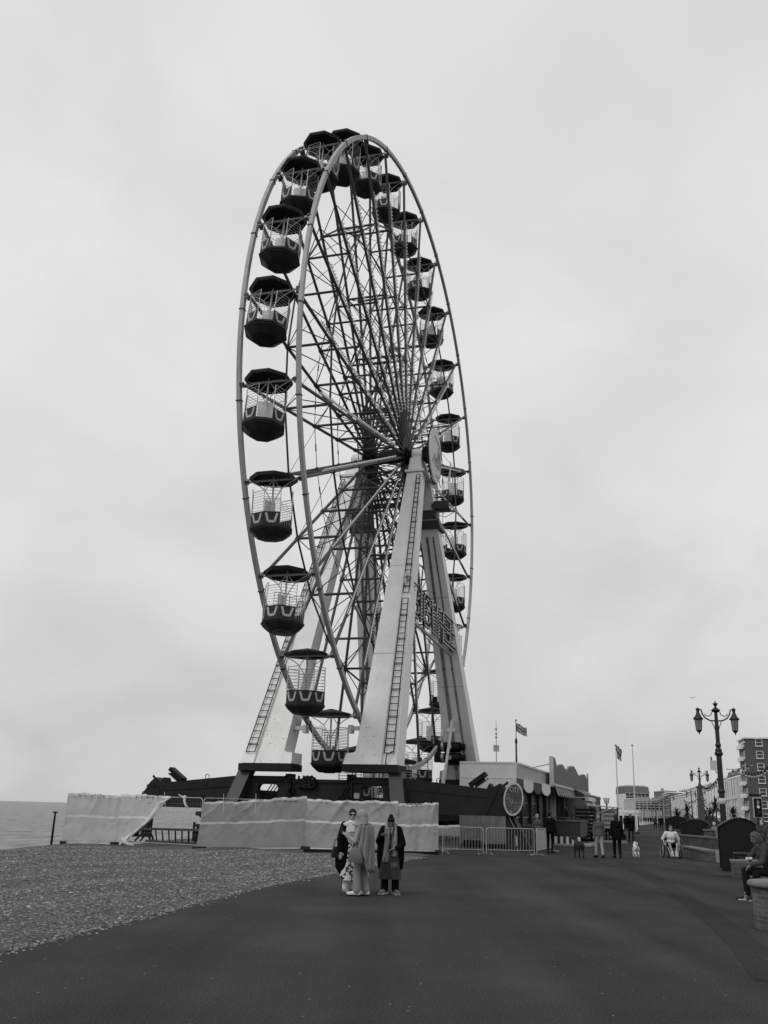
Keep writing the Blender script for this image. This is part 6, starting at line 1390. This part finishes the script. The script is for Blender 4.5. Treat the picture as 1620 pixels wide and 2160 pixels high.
# ---- seated person on the right
p = gnd(1592, 1900); t = thing('person', 'person in a grey hooded top hunched forward on the brick bench wall', 'person', p, pi / 2 + .12, 'pedestrians'); s = 1.03
J = stand(); J.update(pelvis=V(.0, -.52, .6), waist=V(0, -.44, .74), chest=V(0, -.3, .95), neck=V(0, -.2, 1.13), head=V(0, -.12, 1.28), look=V(-.1, 1, -.5),
    shL=V(-.18, -.24, 1.06), elL=V(-.26, -.1, .8), wrL=V(-.16, .1, .72), hdL=V(.03, .08, -.05), shR=V(.18, -.24, 1.06), elR=V(.25, -.06, .84), wrR=V(.1, -.02, .83), hdR=V(-.06, .07, .0),
    hipL=V(-.1, -.5, .57), knL=V(-.13, -.02, .6), anL=V(-.1, .0, .1), hipR=V(.1, -.5, .57), knR=V(.13, .1, .6), anR=V(.1, .1, .1)); J['toeL'] = J['anL'] + V(-.03, .19, -.06); J['toeR'] = J['anR'] + V(.03, .19, -.06); J = scaleJ(J, s)
body(t, J, s, SKIND, .011); face(t, J, s); hair(t, J, s, HAIRM, 'bob')
mb = MB(); mb.chain([J['pelvis'] + V(0, 0, .06), J['waist'], J['chest'], J['neck'] - V(0, .02, .03)], [.165, .165, .175, .09]); mb.chain([J['shL'], J['shR']], [.085, .085]); mb.ell(J['neck'] + V(0, -.07, -.01), (.12, .09, .075), 12, 8)
for S_ in 'LR': mb.chain([J['sh' + S_], J['el' + S_], J['wr' + S_].lerp(J['el' + S_], .05)], [.08, .068, .048])
mb.fused('hooded_top', M('hoodie_cloth', .05, .85, .3, 5, bump=.5, spec=.06), t, .013)
mb = MB(); mb.ell(J['pelvis'] - V(0, 0, .02), (.18, .15, .13), 14, 8)
for S_ in 'LR': mb.chain([J['hip' + S_], J['kn' + S_], J['an' + S_] + V(0, 0, .05)], [.11, .085, .07])
mb.fused('trousers', M('jeans_dark', .014, .85, .25, 6, bump=.3, spec=.06), t, .013)
shoes(t, J, s, M('trainer_black', .02, .6), SHOEW)
for S_ in 'LR':
    a, b = J['an' + S_], J['toe' + S_]; d = (b - a); d.z = 0; d.normalize(); sd_ = V(d.y, -d.x, 0); mb = MB()
    for sg_ in (-1, 1):
        for k in range(3): c = a + d * (.0 + .035 * k) + V(0, 0, -.045); mb.bar(c + sd_ * sg_ * .05 + d * .025 + V(0, 0, -.02), c + sd_ * sg_ * .034 + V(0, 0, .045), .012, .012)
    mb.ell(a + V(0, -.0, .05) + d * .02, (.055, .055, .018)); mb.build('shoe_stripe', SHOEW, t)
mb = MB(); c = J['wr' + 'R'] + V(-.07, .07, .02); rnd = random.Random(8)
for k in range(5): mb.ell(c + V(rnd.uniform(-.04, .04), rnd.uniform(-.05, .05), rnd.uniform(-.01, .04)), (.035, .04, .03), 8, 6, Euler((rnd.random() * 3, rnd.random() * 3, 0)).to_matrix())
wl = p + Matrix.Rotation(pi / 2 + .12, 3, 'Z') @ Vector((0, 0, 0)); o = mb.build('paper_wrapper', CWH, None); o.location = p; o.rotation_euler = (0, 0, pi / 2 + .12); tag(o, 'crumpled white paper wrapper in the hand of the hunched seated person', 'wrapper')
# ---- wheelchair user
p = gnd(1418, 1810); t = thing('person', 'man in a white t-shirt and shorts sitting in a wheelchair, facing us', 'person', p, pi - .05, 'pedestrians'); s = 1.02
J = stand(); J.update(pelvis=V(0, -.12, .56), waist=V(0, -.1, .7), chest=V(0, -.06, .92), neck=V(0, -.04, 1.1), head=V(0, .0, 1.24), shL=V(-.2, -.05, 1.04), elL=V(-.34, -.12, .8), wrL=V(-.33, .04, .64), hdL=V(0, .07, -.06), shR=V(.2, -.05, 1.04), elR=V(.34, -.12, .8), wrR=V(.33, .04, .64), hdR=V(0, .07, -.06),
    hipL=V(-.1, -.1, .54), knL=V(-.17, .34, .6), anL=V(-.09, .46, .2), hipR=V(.1, -.1, .54), knR=V(.17, .34, .6), anR=V(.09, .46, .2)); J['toeL'] = J['anL'] + V(-.02, .16, -.05); J['toeR'] = J['anR'] + V(.02, .16, -.05); J = scaleJ(J, s)
body(t, J, s, SKIN, .016); face(t, J, s); hair(t, J, s, HAIRM, 'short')
top_(t, J, s, CWH, .018, k=1.22, name='t_shirt', slv=-.0 + .02, r=(.085, .075, .07))
mb = MB(); mb.ell(J['pelvis'], (.19, .16, .12), 12, 8)
for S_ in 'LR': mb.chain([J['hip' + S_], J['kn' + S_].lerp(J['hip' + S_], .25)], [.11, .1])
mb.fused('shorts', CBLK, t, .018)
for S_ in 'LR':
    a = J['an' + S_]; mb = MB(); mb.chain([a - V(0, .03, .05), a + V(0, .15, -.09)], [.055, .045]); mb.cap(a - V(0, 0, .04), a + V(0, -.02, .08), .05, .05); mb.fused('shoe', SHOEW, t, .014, 1)
wc = thing('wheelchair', 'black manual wheelchair carrying the man in the white t-shirt', 'wheelchair', p, pi - .05)
for sgn in (-1, 1):
    mb = MB(); mb.path([(sgn * (.37 - .03 * sin(a)), -.1 + .31 * cos(a), .32 + .31 * sin(a)) for a in [i * pi / 14 for i in range(28)]], .022, 6, True); wh = mb.build('wheel', BLACK, wc)
    mb = MB(); mb.path([(sgn * (.42 - .03 * sin(a)), -.1 + .26 * cos(a), .32 + .26 * sin(a)) for a in [i * pi / 12 for i in range(24)]], .01, 5, True); mb.build('hand_rim', GREYM, wh)
    mb = MB()
    for k in range(12): a = k * pi / 6; mb.tube((sgn * .38, -.1, .32), (sgn * (.37 - .03 * sin(a)), -.1 + .3 * cos(a), .32 + .3 * sin(a)), .005, 4)
    mb.build('spoke', GREYM, wh)
    mb = MB(); mb.path([(sgn * .24, .38 + .08 * cos(a), .085 + .08 * sin(a)) for a in [i * pi / 8 for i in range(16)]], .02, 5, True); mb.tube((sgn * .24, .38, .085), (sgn * .24, .34, .42), .018, 5); mb.build('caster', BLACK, wc)
mb = MB()
for sgn in (-1, 1): mb.path([(sgn * .25, -.3, 1.0), (sgn * .25, -.26, .48), (sgn * .25, .36, .46), (sgn * .15, .46, .14)], .018, 6); mb.path([(sgn * .29, -.26, .72), (sgn * .29, .18, .72), (sgn * .29, .2, .5)], .018, 6); mb.tube((sgn * .25, -.1, .32), (sgn * .4, -.1, .32), .02, 6)
mb.tube((-.25, -.1, .32), (.25, -.1, .32), .02, 6); mb.tube((-.25, -.28, .8), (.25, -.28, .8), .015, 6); mb.build('frame', GREYM, wc)
mb = MB(); mb.bx(-.25, .25, -.24, .3, .44, .48); mb.bx(-.25, .25, -.3, -.26, .5, .96); mb.build('seat', CBLK, wc); mb = MB(); mb.bx(-.2, .2, .4, .62, .09, .11); mb.build('footplate', GREYM, wc)
# ---- quicker figures for those farther off
def walker(label, p, rz, h, topm, botm, hairm, style='short', coat=None, stride=.16, skin=SKIN, shoe=BLACK, vox=.022, legs=(.085, .065, .05), bag=None, k=1.16, wide=0, arms=None, hood=False):
    t = thing('person', label, 'person', p, rz, 'pedestrians'); s = h / 1.7; J = stand(stride=stride)
    J.update(wrL=V(-.23, .06 - stride * .8, .88), wrR=V(.23, .06 + stride * .8, .88)); J.update(arms or {}); J['toeL'] = J['anL'] + V(-.02, .15, -.05); J['toeR'] = J['anR'] + V(.02, .15, -.05); J = scaleJ(J, s)
    body(t, J, s, skin, vox, False); hair(t, J, s, hairm, style, vox)
    top_(t, J, s, topm, vox, hem=coat * s if coat else .9 * s, k=k, name='coat' if coat and coat < .8 else 'jumper')
    trousers(t, J, s, botm, vox, legs, wide); shoes(t, J, s, shoe)
    if bag: mb = MB(); c = V(bag * .3, .0, .72) * s; mb.loft([(c, .07, .13, 0), (c + V(0, 0, .16), .06, .12, 0), (c + V(0, 0, .24), .03, .08, 0)], 12); b_ = mb.build('bag', CBLK, t); mb = MB(); mb.tube(c + V(0, 0, .2), V(bag * .2, 0, 1.4) * s, .012, 5); mb.build('bag_strap', CBLK, b_)
    return t
g = gnd
walker('woman in a grey jumper and pale trousers walking away past the stalls', g(1265, 1810), .12, 1.74, CMID, M('trouser_cream', .3, .85, .1), HAIRL, 'low_bun', None, .14, shoe=CBLK, vox=.016, k=1.16)
walker('woman with long dark hair in a black coat and leggings walking away', g(1303, 1810), -.1, 1.8, CBLK, CBLK, HAIRD, 'long', .7, .1, vox=.016, bag=1, k=1.22, legs=(.095, .07, .052))
walker('man in an open dark coat walking towards us beyond the woman in black', g(1332, 1778), pi, 1.9, CBLK, CDK, HAIRM, 'short', .7, .12, skin=SKIND, k=1.3)
walker('person in dark clothes walking ahead, just right of the grey jumper woman', g(1252, 1770), 0., 1.8, CDK, CBLK, HAIRD, 'short', .75, .1)
walker('stooped person in a black jacket between the two walking women', g(1283, 1772), .2, 1.75, CBLK, CDK, M('hair_grey', .3, .6), 'short', .8, .1, k=1.35)
walker('person with grey hair standing with back to us at the booth counter', g(1134, 1796), .1, 1.72, CMID, CDK, M('hair_grey', .3), 'short', .85, .03, k=1.3, vox=.018, arms=dict(elR=V(.27, .06, 1.12), wrR=V(.12, .26, 1.2)))
walker('dark haired person in a black jacket with a waist pouch by the booth barrier', g(1161, 1800), -.5, 1.84, CBLK, CBLK, HAIRD, 'short', .85, .04, k=1.25, vox=.018, bag=1)
for px_, py_, lb_, m_, h_ in ((1243, 1764, 'person in a dark coat beside the menu board, left of the grey jumper woman', CDK, 1.8), (1274, 1754, 'dark clad person half hidden behind the grey jumper woman', CBLK, 1.85), (1292, 1750, 'person in mid grey beyond the stooped person in black', CMID, 1.85), (1320, 1754, 'dark coated person just left of the man walking towards us', CBLK, 1.9), (1346, 1746, 'person in a grey top right of the man walking towards us', CGRY, 1.9), (1406, 1744, 'distant dark figure beside the farthest black hood', CBLK, 1.95), (1414, 1741, 'distant grey figure beyond the farthest black hood', CMID, 1.95)):
    walker(lb_, g(px_, py_), .1, h_, m_, CBLK, HAIRD, 'short', .8, .1, vox=.03, k=1.2)
walker('farther walker on the left of the distant dark pair', g(1383, 1749), 0, 1.95, CDK, CBLK, HAIRD, 'short', .8, .1, vox=.035)
walker('farther walker on the right of the distant dark pair', g(1396, 1752), .1, 2.0, CBLK, CBLK, HAIRD, 'short', .8, .1, vox=.035)
walker('slight distant walker between the dark pair, farther back', g(1391, 1745), .1, 1.9, CDK, CBLK, HAIRD, 'short', .8, .12, vox=.035)
for px, py, lab, m_ in ((1347, 1736, 'dark', CBLK), (1352, 1737, 'grey', CGRY), (1358, 1736, 'mid grey', CMID), (1363, 1737, 'black', CDK), (1368, 1738, 'dark grey', CDK), (1373, 1739, 'black coated', CBLK), (1378, 1738, 'dim grey', CMID)):
    walker('tiny distant person in %s clothes among the far crowd, %s' % (lab, {1347: 'beside the bare flagpole', 1352: 'left part', 1358: 'left of centre', 1363: 'centre', 1368: 'right of centre', 1373: 'right part', 1378: 'at its right end'}[px]), g(px, py), 0, 2.0, m_, CBLK, HAIRD, 'short', .8, .1, vox=.06)
for px, py, lab in ((1312, 1738, 'person under the white flat roofed shelter, left of the black coated man'), (1320, 1739, 'pale clothed person under the white flat roofed shelter')):
    walker(lab, g(px, py), 0, 1.9, CLT if px == 1320 else CGRY, CDK, HAIRD, 'short', .8, .05, vox=.05)
walker('seated looking figure with white hair beside the brick pier', g(1511, 1800), 2.2, 1.55, CGRY, CDK, M('hair_white', .55), 'short', .8, .02, vox=.025)
# ---- dogs
def dog(label, p, rz, h, m1, m2, turn, tail_up=True):
    t = thing('dog', label, 'dog', p, rz); s = h / .5; mb = MB(); f = lambda *a: V(*a) * s
    mb.chain([f(0, .2, .36), f(0, .02, .37), f(0, -.18, .38)], [.1 * s, .082 * s, .088 * s]); mb.ell(f(0, .18, .33), (.085 * s, .1 * s, .115 * s))
    nk = f(.0, .3, .47); hd = nk + f(.05 * turn, .06, .07); mb.chain([f(0, .23, .4), nk, hd], [.075 * s, .055 * s, .055 * s]); dr = V(turn, .55, -.12).normalized(); mb.chain([hd, hd + dr * .07 * s, hd + dr * .14 * s], [.06 * s, .036 * s, .025 * s])
    for a in (-1, 1): e = hd + dr.cross(V(0, 0, 1)) * a * .045 * s + V(0, 0, .04 * s); mb.cap(e, e + V(0, 0, .03 * s) + dr.cross(V(0, 0, 1)) * a * .03 * s, .022 * s, .012 * s, 6)
    for a in (-1, 1):
        mb.chain([f(.06 * a, .2, .3), f(.065 * a, .2, .16), f(.065 * a, .21, .02)], [.045 * s, .027 * s, .024 * s]); mb.cap(f(.065 * a, .22, .022), f(.065 * a, .25, .018), .025 * s, .02 * s, 6)
        mb.chain([f(.06 * a, -.17, .33), f(.07 * a, -.1, .21), f(.07 * a, -.22, .13), f(.07 * a, -.2, .02)], [.065 * s, .042 * s, .024 * s, .022 * s]); mb.cap(f(.07 * a, -.19, .022), f(.07 * a, -.15, .018), .024 * s, .02 * s, 6)
    mb.chain([f(0, -.25, .42), f(0, -.31, .5 if tail_up else .34), f(.02, -.3, .6 if tail_up else .22)], [.03 * s, .022 * s, .012 * s]); mb.fused('body', m1, t, .014 * s)
    mb = MB(); mb.ell(f(.035, -.06, .405), (.062 * s, .1 * s, .065 * s)); mb.ell(hd + V(.0, 0, .022 * s) + dr * .01, (.05 * s, .05 * s, .045 * s)); mb.ell(f(-.05, .16, .38), (.05 * s, .06 * s, .06 * s)); mb.fused('coat_patch', m2, t, .012 * s)
    mb = MB(); mb.ell(hd + dr * .16 * s, .016 * s); mb.build('nose', BLACK, t); mb = MB(); c = nk + V(0, -.02, -.01) * s; mb.path([c + V(.066 * s * cos(a), .03 * s * sin(a), .06 * s * sin(a)) for a in [i * pi / 7 for i in range(14)]], .01 * s, 5, True); mb.build('dog_collar', CDK, t)
    return t
dog('small white dog with dark patches walking away, head turned right', g(1342, 1808), -.05, .54, CWH, CBLK, 1)
dog('dark dog with pale legs standing behind the grey jumper woman', g(1222, 1809), .1, .72, CDK, CMID, -.6, False)
